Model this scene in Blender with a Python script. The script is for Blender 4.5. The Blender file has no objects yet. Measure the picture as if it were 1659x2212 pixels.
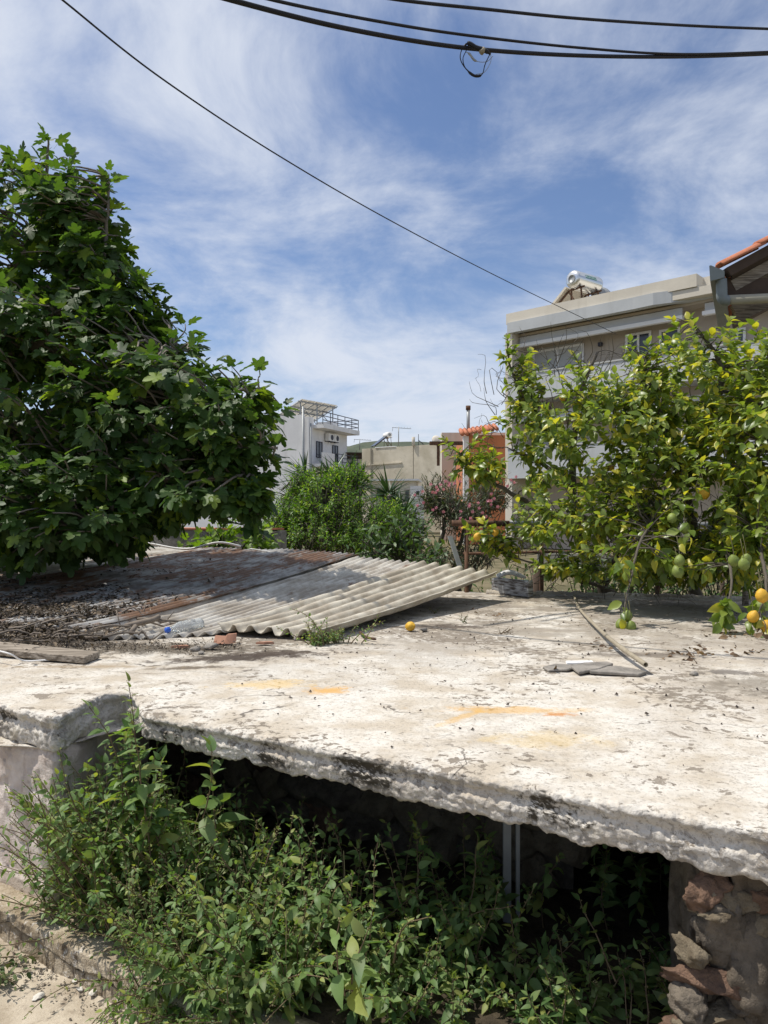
import bpy, bmesh, math, random
import numpy as np
from mathutils import Vector, Matrix, noise as mnoise
R = math.radians
rng = np.random.default_rng(7)
random.seed(7)
sc = bpy.context.scene
C = sc.collection

# ------------------------------------------------------------------ camera
CAMZ, F, CX, CY = 1.52, 1662.0, 829.5, 1106.0
cam = bpy.data.cameras.new('camera'); camo = bpy.data.objects.new('camera', cam); C.objects.link(camo)
camo.location = (0, 0, CAMZ); camo.rotation_euler = (R(90), 0, 0)
cam.sensor_fit = 'HORIZONTAL'; cam.angle = 2 * math.atan(829.5 / F)
cam.clip_start = 0.05; cam.clip_end = 6000
sc.camera = camo
# ------------------------------------------------------------------ sky and sun
SUN_EL = 62.0
SX, SY = -0.985, 0.12
SROT = math.atan2(SX, SY)
sun = bpy.data.lights.new('sun', 'SUN'); sun.energy = 4.6; sun.angle = R(0.5); sun.color = (1, 0.95, 0.87)
suno = bpy.data.objects.new('sun', sun); C.objects.link(suno)
sd = Vector((math.sin(SROT) * math.cos(R(SUN_EL)), math.cos(SROT) * math.cos(R(SUN_EL)), math.sin(R(SUN_EL))))
suno.rotation_euler = sd.to_track_quat('Z', 'Y').to_euler(); suno.location = (0, 0, 30)
sc.view_settings.view_transform = 'Standard'; sc.view_settings.look = 'None'
sc.view_settings.exposure = 0.0; sc.view_settings.gamma = 1.0
sc.cycles.max_bounces = 6; sc.cycles.transparent_max_bounces = 8
sc.cycles.use_denoising = True


class G:
    """small node-graph helper"""
    def __init__(s, nt):
        s.nt = nt; nt.nodes.clear()
    def n(s, typ, ins=None, **kw):
        nd = s.nt.nodes.new(typ)
        for k, v in kw.items(): setattr(nd, k, v)
        for k, v in (ins or {}).items(): s.put(nd.inputs[k], v)
        return nd
    def put(s, sock, v):
        if isinstance(v, bpy.types.Node): v = v.outputs[0]
        if isinstance(v, bpy.types.NodeSocket): s.nt.links.new(v, sock)
        else:
            if sock.type == 'RGBA' and not isinstance(v, (int, float)) and len(v) == 3: v = (*v, 1)
            sock.default_value = v
    def m(s, op, a, b=0.0, clamp=False, c=None):
        ins = {0: a, 1: b}
        if c is not None: ins[2] = c
        return s.n('ShaderNodeMath', ins, operation=op, use_clamp=clamp).outputs[0]
    def v(s, op, a, b=(0, 0, 0)):
        nd = s.n('ShaderNodeVectorMath', {0: a, 1: b}, operation=op)
        return nd.outputs['Value'] if op in ('LENGTH', 'DOT_PRODUCT', 'DISTANCE') else nd.outputs[0]
    def mix(s, f, a, b, blend='MIX'):
        nd = s.n('ShaderNodeMix', {0: f, 6: a, 7: b}, data_type='RGBA', blend_type=blend)
        return nd.outputs[2]
    def noise(s, vec, scale, detail=4.0, rough=0.55, dist=0.0, out='Fac'):
        return s.n('ShaderNodeTexNoise', {'Vector': vec, 'Scale': scale, 'Detail': detail, 'Roughness': rough, 'Distortion': dist}).outputs[out]
    def ss(s, x, a, b):      # smoothstep a..b -> 0..1
        nd = s.n('ShaderNodeMapRange', {'Value': x, 'From Min': a, 'From Max': b, 'To Min': 0.0, 'To Max': 1.0}, interpolation_type='SMOOTHSTEP')
        return nd.outputs[0]
    def pos(s):
        return s.n('ShaderNodeNewGeometry').outputs['Position']
    def xyz(s, vec):
        return s.n('ShaderNodeSeparateXYZ', {0: vec}).outputs
    def comb(s, x, y, z):
        return s.n('ShaderNodeCombineXYZ', {0: x, 1: y, 2: z}).outputs[0]
    def bump(s, h, strength=0.5, dist=0.01, normal=None):
        ins = {'Height': h, 'Strength': strength, 'Distance': dist}
        if normal is not None: ins['Normal'] = normal
        return s.n('ShaderNodeBump', ins).outputs[0]
    def out(s, surf):
        o = s.nt.nodes.new('ShaderNodeOutputMaterial'); s.nt.links.new(surf, o.inputs[0])
    def pbr(s, col, rough=0.8, normal=None, metal=0.0, spec=0.4, **kw):
        ins = {'Base Color': col, 'Roughness': rough, 'Metallic': metal, 'Specular IOR Level': spec}
        if normal is not None: ins['Normal'] = normal
        ins.update(kw)
        return s.n('ShaderNodeBsdfPrincipled', ins).outputs[0]


def newmat(name):
    m = bpy.data.materials.new(name); m.use_nodes = True
    return m, G(m.node_tree)


w = bpy.data.worlds.new('World'); sc.world = w; w.use_nodes = True
g = G(w.node_tree)
sky = g.n('ShaderNodeTexSky', sky_type='NISHITA', sun_disc=False, sun_elevation=R(SUN_EL), sun_rotation=SROT, altitude=50.0, air_density=1.0, dust_density=0.6, ozone_density=2.0)
dirv = g.n('ShaderNodeTexCoord').outputs['Generated']
dx, dy, dz = g.xyz(dirv)
den = g.m('ADD', g.m('MAXIMUM', dz, 0.0), 0.16)
px, py = g.m('DIVIDE', dx, den), g.m('DIVIDE', dy, den)
P = g.comb(px, py, 0.0)
warp = g.noise(P, 0.7, 2, 0.5, out='Color')
P2 = g.v('ADD', P, g.v('MULTIPLY', g.v('SUBTRACT', warp, (0.5, 0.5, 0.5)), (0.9, 0.9, 0)))
P2 = g.v('ADD', P2, (17.31, 9.45, 0.0))
big = g.noise(P2, 0.55, 2, 0.5)
mid = g.noise(g.v('MULTIPLY', P2, (1.15, 1.0, 1.0)), 1.5, 7, 0.58, 0.15)
fine = g.noise(g.v('MULTIPLY', P2, (1.3, 1.0, 1.0)), 8.0, 5, 0.65)
den2 = g.m('ADD', g.m('ADD', g.m('MULTIPLY', big, 0.9), g.m('MULTIPLY', mid, 0.7)), g.m('MULTIPLY', fine, 0.20))
cl = g.m('MULTIPLY', g.m('MULTIPLY', g.ss(den2, 0.735, 1.09), 0.92), g.ss(dz, -0.01, 0.05))
cloudcol = (7.4, 7.9, 8.9, 1)
tint = g.mix(1.0, sky, (1.12, 1.14, 1.26, 1), 'MULTIPLY')
bg = g.n('ShaderNodeBackground', {'Color': g.mix(cl, tint, cloudcol), 'Strength': 0.10})
wo = w.node_tree.nodes.new('ShaderNodeOutputWorld'); w.node_tree.links.new(bg.outputs[0], wo.inputs[0])


# ------------------------------------------------------------------ helpers
def PX(x, y, d):
    return Vector(((x - CX) / F * d, d, CAMZ - (y - CY) / F * d))
def PZ(x, y, z):
    d = F * (CAMZ - z) / (y - CY)
    return Vector(((x - CX) / F * d, d, z))
def proj(p):
    return CX + p[0] / p[1] * F, CY - (p[2] - CAMZ) / p[1] * F


class MB:
    """collects verts and faces, builds one mesh object"""
    def __init__(s): s.v = []; s.f = []
    def add(s, vs, fs):
        o = len(s.v); s.v.extend([tuple(p) for p in vs]); s.f.extend([tuple(i + o for i in f) for f in fs])
    def box(s, a, b, M=None):
        (x0, y0, z0), (x1, y1, z1) = a, b
        vs = [Vector(p) for p in ((x0, y0, z0), (x1, y0, z0), (x1, y1, z0), (x0, y1, z0), (x0, y0, z1), (x1, y0, z1), (x1, y1, z1), (x0, y1, z1))]
        if M is not None: vs = [M @ p for p in vs]
        s.add(vs, [(0, 3, 2, 1), (4, 5, 6, 7), (0, 1, 5, 4), (1, 2, 6, 5), (2, 3, 7, 6), (3, 0, 4, 7)])
    def bar(s, p, q, wdt, hgt=None, up=(0, 0, 1)):
        hgt = hgt or wdt; p, q = Vector(p), Vector(q); d = (q - p); L = d.length; d.normalize()
        up = Vector(up)
        if abs(d.dot(up)) > 0.95: up = Vector((1, 0, 0))
        x = d.cross(up).normalized(); y = x.cross(d)
        vs = []
        for e in (p, q):
            for a, b in ((-1, -1), (1, -1), (1, 1), (-1, 1)): vs.append(e + x * a * wdt / 2 + y * b * hgt / 2)
        s.add(vs, [(0, 1, 2, 3), (7, 6, 5, 4), (0, 4, 5, 1), (1, 5, 6, 2), (2, 6, 7, 3), (3, 7, 4, 0)])
    def tube(s, pts, rad, sides=6, cap=True):
        pts = [Vector(p) for p in pts]; n = len(pts)
        if not hasattr(rad, '__len__'): rad = [rad] * n
        vs = []; ref = Vector((0.31, 0.17, 0.93))
        for i, p in enumerate(pts):
            t = (pts[min(i + 1, n - 1)] - pts[max(i - 1, 0)])
            if t.length < 1e-9: t = Vector((0, 0, 1))
            t.normalize()
            x = t.cross(ref)
            if x.length < 0.05: x = t.cross(Vector((1, 0, 0)))
            x.normalize(); y = t.cross(x)
            for k in range(sides):
                a = 2 * math.pi * k / sides
                vs.append(p + (x * math.cos(a) + y * math.sin(a)) * rad[i])
        fs = [(i * sides + k, i * sides + (k + 1) % sides, (i + 1) * sides + (k + 1) % sides, (i + 1) * sides + k) for i in range(n - 1) for k in range(sides)]
        if cap:
            fs.append(tuple(range(sides - 1, -1, -1))); fs.append(tuple((n - 1) * sides + k for k in range(sides)))
        s.add(vs, fs)
    def lathe(s, prof, M=None, sides=16):
        vs = []
        for r, z in prof:
            for k in range(sides):
                a = 2 * math.pi * k / sides; p = Vector((r * math.cos(a), r * math.sin(a), z)); vs.append(M @ p if M is not None else p)
        n = len(prof)
        fs = [(i * sides + k, i * sides + (k + 1) % sides, (i + 1) * sides + (k + 1) % sides, (i + 1) * sides + k) for i in range(n - 1) for k in range(sides)]
        fs.append(tuple(range(sides - 1, -1, -1))); fs.append(tuple((n - 1) * sides + k for k in range(sides)))
        s.add(vs, fs)
    def build(s, name, mt, parent=None, smooth=False, label=None, cat=None, group=None, kind=None):
        me = bpy.data.meshes.new(name); me.from_pydata(s.v, [], s.f); me.update()
        return finish(me, name, mt, parent, smooth, label, cat, group, kind)


def finish(me, name, mt, parent=None, smooth=False, label=None, cat=None, group=None, kind=None):
    if smooth: me.polygons.foreach_set('use_smooth', [True] * len(me.polygons))
    if mt is not None and len(me.materials) == 0: me.materials.append(mt)
    o = bpy.data.objects.new(name, me); C.objects.link(o)
    if parent is not None:
        o.parent = parent; o.location = -root_loc(parent)
    if label: o['label'] = label
    if cat: o['category'] = cat
    if group: o['group'] = group
    if kind: o['kind'] = kind
    return o
def root_loc(p):
    l = Vector((0, 0, 0))
    while p is not None: l = l + Vector(p.location); p = p.parent
    return l
def thing(name, loc, label, cat, group=None):
    o = bpy.data.objects.new(name, None); C.objects.link(o); o.location = loc; o.empty_display_size = 0.1
    o['label'] = label; o['category'] = cat
    if group: o['group'] = group
    return o
def smoothpath(pts, n):
    """Catmull-Rom through pts, n samples"""
    pts = [Vector(p) for p in pts]; pts = [2 * pts[0] - pts[1]] + pts + [2 * pts[-1] - pts[-2]]
    m = len(pts) - 3; res = []
    for i in range(n):
        t = i / (n - 1) * m; k = min(int(t), m - 1); t -= k
        a, b, c, d = pts[k:k + 4]
        res.append(0.5 * ((2 * b) + (c - a) * t + (2 * a - 5 * b + 4 * c - d) * t * t + (3 * b - a - 3 * c + d) * t ** 3))
    return res
def fbm(p, s, o=4):
    return mnoise.fractal(Vector(p) * s, 0.9, 2.0, o)


# ------------------------------------------------------------------ materials
def plain(name, col, rough=0.7, metal=0.0, var=0.12, scale=8.0, bump=0.0, spec=0.4):
    m, g = newmat(name); p = g.pos()
    nz = g.noise(p, scale, 5, 0.6)
    k = g.m('ADD', g.m('MULTIPLY', g.m('SUBTRACT', nz, 0.5), var * 4), 1.0)
    colr = g.v('MULTIPLY', (col[0], col[1], col[2]), g.comb(k, k, k))
    nrm = g.bump(g.noise(p, scale * 6, 4, 0.6), 0.6, bump) if bump else None
    g.out(g.pbr(colr, rough, nrm, metal, spec)); return m


def leafmat(name, c1, c2, c3=None, trans=0.35, rough=0.42, p3=0.12, spec=0.5, patch=None):
    m, g = newmat(name)
    ri = g.n('ShaderNodeNewGeometry').outputs['Random Per Island']
    ro = g.n('ShaderNodeObjectInfo').outputs['Random']
    r = g.m('FRACT', g.m('ADD', ri, ro))
    col = g.mix(r, c1, c2)
    if c3:
        r2 = g.m('FRACT', g.m('MULTIPLY', r, 7.31))
        col = g.mix(g.ss(r2, 1 - p3 - 0.02, 1 - p3 + 0.02), col, c3)
    nz = g.noise(g.pos(), 45.0, 3, 0.5)
    if patch: col = g.mix(g.m('MULTIPLY', g.ss(g.noise(g.pos(), 7.0, 3, 0.6), 0.50, 0.66), 0.55), col, patch)
    col = g.mix(0.22, col, g.mix(nz, (0.35, 0.35, 0.35), (1.6, 1.6, 1.4)), 'MULTIPLY')
    b = g.pbr(col, rough, spec=spec)
    t = g.n('ShaderNodeBsdfTranslucent', {'Color': g.mix(1.0, col, (1.7, 1.75, 0.55), 'MULTIPLY')})
    g.out(g.n('ShaderNodeMixShader', {0: trans, 1: b, 2: t.outputs[0]}).outputs[0]); return m


M_fig = leafmat('fig_leaf', (0.030, 0.070, 0.018), (0.085, 0.155, 0.036), (0.21, 0.30, 0.04), 0.40, 0.50, 0.11, 0.35, (0.10, 0.135, 0.05))
M_lemon = leafmat('lemon_leaf', (0.10, 0.16, 0.032), (0.25, 0.31, 0.065), (0.46, 0.43, 0.06), 0.40, 0.36, 0.2)
M_weed = leafmat('pellitory_leaf', (0.085, 0.16, 0.055), (0.20, 0.295, 0.10), (0.27, 0.31, 0.085), 0.38, 0.5, 0.12, 0.35, (0.17, 0.18, 0.075))
M_pom = leafmat('pomegranate_leaf', (0.060, 0.145, 0.016), (0.15, 0.27, 0.032), (0.30, 0.40, 0.05), 0.42, 0.45, 0.15)
M_shrub = leafmat('shrub_leaf', (0.045, 0.095, 0.025), (0.09, 0.15, 0.04), None, 0.25, 0.5)
M_ole = leafmat('oleander_leaf', (0.045, 0.070, 0.030), (0.085, 0.11, 0.045), (0.16, 0.11, 0.07), 0.2, 0.5, 0.15)
M_vine = leafmat('vine_leaf', (0.10, 0.19, 0.02), (0.20, 0.30, 0.03), None, 0.4, 0.5)
M_yucca = leafmat('yucca_blade', (0.025, 0.060, 0.022), (0.05, 0.10, 0.035), None, 0.15, 0.4)
M_pink = leafmat('oleander_flower', (0.62, 0.18, 0.30), (0.78, 0.32, 0.42), None, 0.3, 0.6)
M_dryleaf = leafmat('dry_leaf', (0.10, 0.06, 0.035), (0.20, 0.13, 0.07), None, 0.1, 0.8)
M_litter2 = leafmat('dark_litter', (0.025, 0.019, 0.014), (0.085, 0.062, 0.042), (0.20, 0.15, 0.10), 0.05, 0.9, 0.12)
M_wilt = leafmat('wilted_leaf', (0.06, 0.10, 0.03), (0.12, 0.15, 0.05), None, 0.15, 0.7)
M_bark = plain('fig_bark', (0.20, 0.17, 0.14), 0.9, var=0.2, scale=14, bump=0.01)
M_lbark = plain('lemon_bark', (0.10, 0.085, 0.065), 0.9, var=0.2, scale=30, bump=0.004)
M_gstem = plain('green_stem', (0.13, 0.12, 0.05), 0.7, var=0.2, scale=20)
M_wstem = plain('weed_stem', (0.14, 0.10, 0.055), 0.7, var=0.2, scale=30)
M_seed = plain('weed_seed', (0.22, 0.19, 0.09), 0.8, var=0.25, scale=60)
M_twig = plain('dry_twig', (0.20, 0.165, 0.13), 0.95, var=0.25, scale=30, bump=0.003)
M_litter = plain('litter', (0.06, 0.045, 0.035), 0.95, var=0.3, scale=60)
M_cable = plain('cable_black', (0.012, 0.011, 0.013), 0.6, var=0.2, scale=20)
M_grey = plain('grey_metal', (0.32, 0.33, 0.33), 0.5, 0.3, 0.15, 8)
M_white = plain('white_paint', (0.78, 0.77, 0.75), 0.7, var=0.05, scale=1.5)
M_dkmetal = plain('dark_metal', (0.03, 0.03, 0.045), 0.5)
M_glass = plain('window_glass', (0.03, 0.035, 0.05), 0.12, var=0.05, scale=1, spec=0.6)
M_terra = plain('terracotta', (0.46, 0.17, 0.09), 0.85, var=0.18, scale=20, bump=0.003)
M_lemfruit = plain('lemon_fruit', (0.66, 0.38, 0.035), 0.5, var=0.22, scale=28, bump=0.004)
M_lime = plain('green_lemon', (0.19, 0.24, 0.05), 0.5, var=0.22, scale=28, bump=0.004)


def m_slab():
    m, g = newmat('peeling_whitewash'); p = g.pos(); x, y, z = g.xyz(p)
    big = g.noise(p, 1.1, 4, 0.55)
    med = g.noise(p, 5.0, 6, 0.62)
    fl = g.noise(p, 26.0, 6, 0.62, 0.4)
    fl2 = g.noise(p, 75.0, 3, 0.6)
    base = g.mix(g.ss(med, 0.36, 0.62), (0.50, 0.435, 0.345), (0.655, 0.615, 0.545))
    base = g.mix(g.m('MULTIPLY', g.ss(big, 0.50, 0.66), 0.55), base, (0.46, 0.405, 0.335))
    base = g.mix(g.m('MULTIPLY', g.ss(g.noise(p, 2.3, 5, 0.6), 0.52, 0.7), 0.7), base, (0.70, 0.675, 0.62))
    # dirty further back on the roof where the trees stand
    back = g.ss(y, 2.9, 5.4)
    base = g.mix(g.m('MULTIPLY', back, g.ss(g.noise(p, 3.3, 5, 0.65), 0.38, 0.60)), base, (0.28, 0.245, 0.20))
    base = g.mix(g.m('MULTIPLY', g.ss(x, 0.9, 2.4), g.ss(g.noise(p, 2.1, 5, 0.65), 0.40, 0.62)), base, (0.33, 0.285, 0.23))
    # fine speckle
    base = g.mix(g.m('MULTIPLY', g.ss(fl2, 0.53, 0.64), 0.55), base, (0.30, 0.26, 0.21))
    st2 = g.noise(g.v('MULTIPLY', p, (1, 1.6, 1)), 11.0, 6, 0.7)
    base = g.mix(g.m('MULTIPLY', g.ss(st2, 0.50, 0.64), g.m('ADD', 0.30, g.m('MULTIPLY', back, 0.4))), base, (0.36, 0.31, 0.25))
    # flakes where the paint came off
    dn = g.noise(p, 1.9, 3, 0.5)
    thr = g.m('SUBTRACT', 0.665, g.m('ADD', g.m('MULTIPLY', g.ss(dn, 0.42, 0.70), 0.19), g.m('MULTIPLY', back, 0.05)))
    flake = g.ss(g.m('SUBTRACT', fl, thr), 0.0, 0.012)
    fcol = g.mix(g.noise(p, 40, 4, 0.6), (0.13, 0.105, 0.08), (0.31, 0.265, 0.21))
    col = g.mix(g.m('MULTIPLY', flake, 0.93), base, fcol)
    fb_ = g.noise(p, 9.0, 7, 0.68, 0.5)
    flb = g.m('MULTIPLY', g.ss(g.m('SUBTRACT', fb_, g.m('SUBTRACT', 0.70, g.m('MULTIPLY', g.ss(g.noise(p, 0.9, 2, 0.5), 0.45, 0.65), 0.14))), 0.0, 0.008), 0.85)
    col = g.mix(flb, col, fcol)
    vo = g.n('ShaderNodeTexVoronoi', {'Vector': g.v('ADD', p, g.v('MULTIPLY', g.noise(p, 3.0, 4, 0.6, out='Color'), (0.5, 0.5, 0))), 'Scale': 0.9}, feature='DISTANCE_TO_EDGE').outputs['Distance']
    crk = g.m('MULTIPLY', g.ss(vo, 0.006, 0.002), g.ss(g.noise(p, 1.3, 2, 0.5), 0.50, 0.58))
    col = g.mix(g.m('MULTIPLY', crk, 0.8), col, (0.10, 0.085, 0.07))
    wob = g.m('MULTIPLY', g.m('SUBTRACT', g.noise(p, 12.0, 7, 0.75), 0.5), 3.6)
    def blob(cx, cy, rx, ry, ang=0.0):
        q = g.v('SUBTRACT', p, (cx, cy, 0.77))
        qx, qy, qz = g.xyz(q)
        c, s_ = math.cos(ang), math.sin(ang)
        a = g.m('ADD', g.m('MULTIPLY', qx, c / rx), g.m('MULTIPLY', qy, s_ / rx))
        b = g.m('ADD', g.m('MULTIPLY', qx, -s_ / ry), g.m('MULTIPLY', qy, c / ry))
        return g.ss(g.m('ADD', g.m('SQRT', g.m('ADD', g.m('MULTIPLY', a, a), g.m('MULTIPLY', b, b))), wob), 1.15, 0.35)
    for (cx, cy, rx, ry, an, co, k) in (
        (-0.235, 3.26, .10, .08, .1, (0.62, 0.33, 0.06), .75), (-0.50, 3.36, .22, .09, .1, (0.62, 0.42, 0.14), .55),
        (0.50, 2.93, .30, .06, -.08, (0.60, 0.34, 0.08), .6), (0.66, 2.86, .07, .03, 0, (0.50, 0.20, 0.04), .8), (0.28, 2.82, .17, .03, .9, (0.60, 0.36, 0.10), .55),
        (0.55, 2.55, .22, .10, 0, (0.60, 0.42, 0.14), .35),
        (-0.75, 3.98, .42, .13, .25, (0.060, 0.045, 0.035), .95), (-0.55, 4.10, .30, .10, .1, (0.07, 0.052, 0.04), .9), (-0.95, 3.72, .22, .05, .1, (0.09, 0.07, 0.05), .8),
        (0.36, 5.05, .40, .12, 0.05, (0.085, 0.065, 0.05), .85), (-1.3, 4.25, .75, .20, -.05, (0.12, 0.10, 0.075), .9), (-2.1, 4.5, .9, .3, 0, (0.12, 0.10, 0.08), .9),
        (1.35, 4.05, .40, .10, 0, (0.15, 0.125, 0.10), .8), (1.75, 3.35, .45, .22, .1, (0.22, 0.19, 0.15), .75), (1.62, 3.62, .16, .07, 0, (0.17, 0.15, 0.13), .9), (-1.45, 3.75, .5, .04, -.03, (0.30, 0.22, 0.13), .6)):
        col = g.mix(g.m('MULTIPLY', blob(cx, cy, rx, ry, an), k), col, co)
    # lichen on the edge faces
    nz = g.xyz(g.n('ShaderNodeNewGeometry').outputs['True Normal'])[2]
    side = g.ss(nz, 0.75, 0.25)
    band = g.m('MULTIPLY', g.ss(z, 0.655, 0.70), g.ss(z, 0.768, 0.735))
    lich = g.m('MULTIPLY', g.m('MULTIPLY', side, g.m('ADD', 0.45, band)), g.ss(g.m('ADD', g.m('MULTIPLY', g.noise(p, 3.2, 3, 0.5), 0.7), g.m('MULTIPLY', g.noise(p, 34, 5, 0.7), 0.5)), 0.60, 0.72))
    col = g.mix(g.m('MULTIPLY', side, 0.40), col, (0.66, 0.635, 0.60))
    pit = g.ss(g.noise(p, 90, 4, 0.7), 0.54, 0.64)
    col = g.mix(g.m('MULTIPLY', g.m('MULTIPLY', side, pit), 0.55), col, (0.23, 0.20, 0.16))
    col = g.mix(g.m('MULTIPLY', side, g.m('MULTIPLY', g.ss(g.noise(p, 7, 4, 0.6), 0.55, 0.7), 0.5)), col, (0.42, 0.36, 0.25))
    col = g.mix(g.m('MULTIPLY', lich, 0.9), col, (0.075, 0.065, 0.05))
    h = g.m('ADD', g.m('MULTIPLY', g.noise(p, 60, 6, 0.7), 0.6), g.m('SUBTRACT', g.m('MULTIPLY', g.noise(p, 14, 5, 0.6), 0.7), g.m('MULTIPLY', flake, 0.12)))
    hs = g.m('MULTIPLY', g.noise(p, 150, 5, 0.7), g.m('MULTIPLY', side, 0.5))
    g.out(g.pbr(col, 0.9, g.bump(g.m('ADD', h, hs), 0.75, 0.012), spec=0.2)); return m
M_slab = m_slab()


def m_plaster():
    m, g = newmat('old_plaster'); p = g.pos(); x, y, z = g.xyz(p)
    a = g.noise(p, 6, 6, 0.65)
    col = g.mix(g.ss(a, 0.35, 0.65), (0.52, 0.44, 0.385), (0.70, 0.63, 0.575))
    col = g.mix(g.ss(g.noise(p, 2.4, 4, 0.6), 0.53, 0.66), col, (0.46, 0.38, 0.295))
    run = g.noise(g.v('MULTIPLY', p, (30, 30, 2.5)), 1.0, 4, 0.6)
    col = g.mix(g.m('MULTIPLY', g.ss(run, 0.58, 0.72), 0.4), col, (0.28, 0.20, 0.155))
    col = g.mix(g.m('MULTIPLY', g.ss(g.noise(p, 34, 5, 0.7), 0.62, 0.7), 0.7), col, (0.70, 0.66, 0.62))
    col = g.mix(g.m('MULTIPLY', g.ss(z, 0.17, 0.05), 0.7), col, (0.40, 0.31, 0.19))
    g.out(g.pbr(col, 0.9, g.bump(g.m('ADD', g.m('MULTIPLY', g.noise(p, 34, 7, 0.75), 1.0), g.noise(p, 120, 4, 0.7)), 0.8, 0.008), spec=0.2)); return m
M_plaster = m_plaster()


def m_concrete(name, c1, c2, stain, sc_=3.0, bump=0.008):
    m, g = newmat(name); p = g.pos()
    col = g.mix(g.ss(g.noise(p, sc_, 7, 0.65), 0.34, 0.66), c1, c2)
    col = g.mix(g.m('MULTIPLY', g.ss(g.noise(p, sc_ * 3.1, 6, 0.7, 0.6), 0.55, 0.68), 0.6), col, stain)
    col = g.mix(g.m('MULTIPLY', g.ss(g.noise(p, 120, 3, 0.6), 0.58, 0.68), 0.35), col, stain)
    g.out(g.pbr(col, 0.9, g.bump(g.m('ADD', g.noise(p, 26, 7, 0.7), g.m('MULTIPLY', g.noise(p, 160, 3, 0.6), 0.4)), 0.6, bump), spec=0.2)); return m
M_pave = m_concrete('pavement_concrete', (0.33, 0.27, 0.195), (0.53, 0.46, 0.36), (0.17, 0.125, 0.09), 5.0, 0.010)
def m_ledge():
    m, g = newmat('ledge_concrete'); p = g.pos(); nz = g.xyz(g.n('ShaderNodeNewGeometry').outputs['True Normal'])[2]
    col = g.mix(g.ss(g.noise(p, 9, 7, 0.7), 0.35, 0.65), (0.24, 0.185, 0.12), (0.46, 0.39, 0.29))
    run = g.noise(g.v('MULTIPLY', p, (38, 38, 3)), 1.0, 5, 0.65)
    col = g.mix(g.m('MULTIPLY', g.ss(run, 0.46, 0.60), g.m('MULTIPLY', g.ss(nz, 0.7, 0.3), 0.85)), col, (0.095, 0.068, 0.045))
    col = g.mix(g.m('MULTIPLY', g.ss(g.noise(p, 40, 5, 0.7), 0.57, 0.64), 0.7), col, (0.60, 0.56, 0.50))
    g.out(g.pbr(col, 0.92, g.bump(g.m('ADD', g.noise(p, 40, 6, 0.75), g.noise(p, 140, 3, 0.6)), 0.8, 0.008), spec=0.2)); return m
M_ledge = m_ledge()
M_soil = m_concrete('soil', (0.035, 0.028, 0.02), (0.09, 0.07, 0.045), (0.02, 0.016, 0.012), 8, 0.02)
M_ground = m_concrete('earth', (0.10, 0.09, 0.045), (0.20, 0.165, 0.10), (0.06, 0.08, 0.025), 1.2, 0.03)
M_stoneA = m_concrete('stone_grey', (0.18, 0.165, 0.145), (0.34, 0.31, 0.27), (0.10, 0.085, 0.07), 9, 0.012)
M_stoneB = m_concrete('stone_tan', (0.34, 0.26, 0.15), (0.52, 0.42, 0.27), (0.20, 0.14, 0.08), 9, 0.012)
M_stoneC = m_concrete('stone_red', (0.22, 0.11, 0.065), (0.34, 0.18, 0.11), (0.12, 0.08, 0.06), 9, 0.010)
M_dstA = m_concrete('shaded_stone_grey', (0.10, 0.083, 0.065), (0.20, 0.168, 0.13), (0.05, 0.045, 0.035), 14, 0.03)  # darkened stone copies: the hollow's shade is put into their colour
M_dstB = m_concrete('shaded_stone_tan', (0.13, 0.102, 0.068), (0.23, 0.19, 0.132), (0.07, 0.055, 0.04), 14, 0.03)
M_dstC = m_concrete('shaded_stone_red', (0.11, 0.07, 0.05), (0.20, 0.125, 0.085), (0.06, 0.045, 0.035), 14, 0.03)
M_dmort = m_concrete('shaded_mortar', (0.09, 0.073, 0.055), (0.20, 0.165, 0.125), (0.045, 0.038, 0.03), 8, 0.018)  # darker copy of the mortar, with the under-slab shade painted in
M_mortar = m_concrete('mortar', (0.22, 0.18, 0.135), (0.34, 0.285, 0.22), (0.12, 0.10, 0.075), 8, 0.015)
M_wallconc = m_concrete('raw_concrete', (0.45, 0.40, 0.30), (0.62, 0.56, 0.445), (0.36, 0.31, 0.235), 0.5, 0.02)
M_wallconc2 = m_concrete('grey_block_wall', (0.20, 0.185, 0.16), (0.34, 0.315, 0.28), (0.13, 0.12, 0.105), 3, 0.02)


def m_render(name, c, v=0.06, stain=(0.5, 0.48, 0.45)):
    m, g = newmat(name); p = g.pos()
    k = g.noise(p, 0.5, 5, 0.6)
    col = g.mix(g.ss(k, 0.35, 0.65), tuple(q * (1 - v) for q in c), tuple(q * (1 + v) for q in c))
    run = g.noise(g.v('MULTIPLY', p, (1.6, 1.6, 0.12)), 1.0, 4, 0.6)
    col = g.mix(g.m('MULTIPLY', g.ss(run, 0.54, 0.72), 0.3), col, tuple(a * b * 1.2 for a, b in zip(c, stain)))
    g.out(g.pbr(col, 0.85, g.bump(g.noise(p, 12, 5, 0.7), 0.3, 0.01), spec=0.2)); return m
M_wb = m_render('white_render', (0.74, 0.73, 0.72))
M_cream = m_render('cream_render', (0.62, 0.57, 0.48))
M_cream2 = m_render('taupe_render', (0.44, 0.38, 0.31))
M_gband = m_render('grey_render', (0.47, 0.485, 0.49))
M_orange = m_render('orange_render', (0.50, 0.20, 0.10))
M_shut = plain('shutter', (0.45, 0.45, 0.43), 0.6, var=0.04)
M_awn = m_render('awning_cloth', (0.50, 0.50, 0.49))


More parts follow.
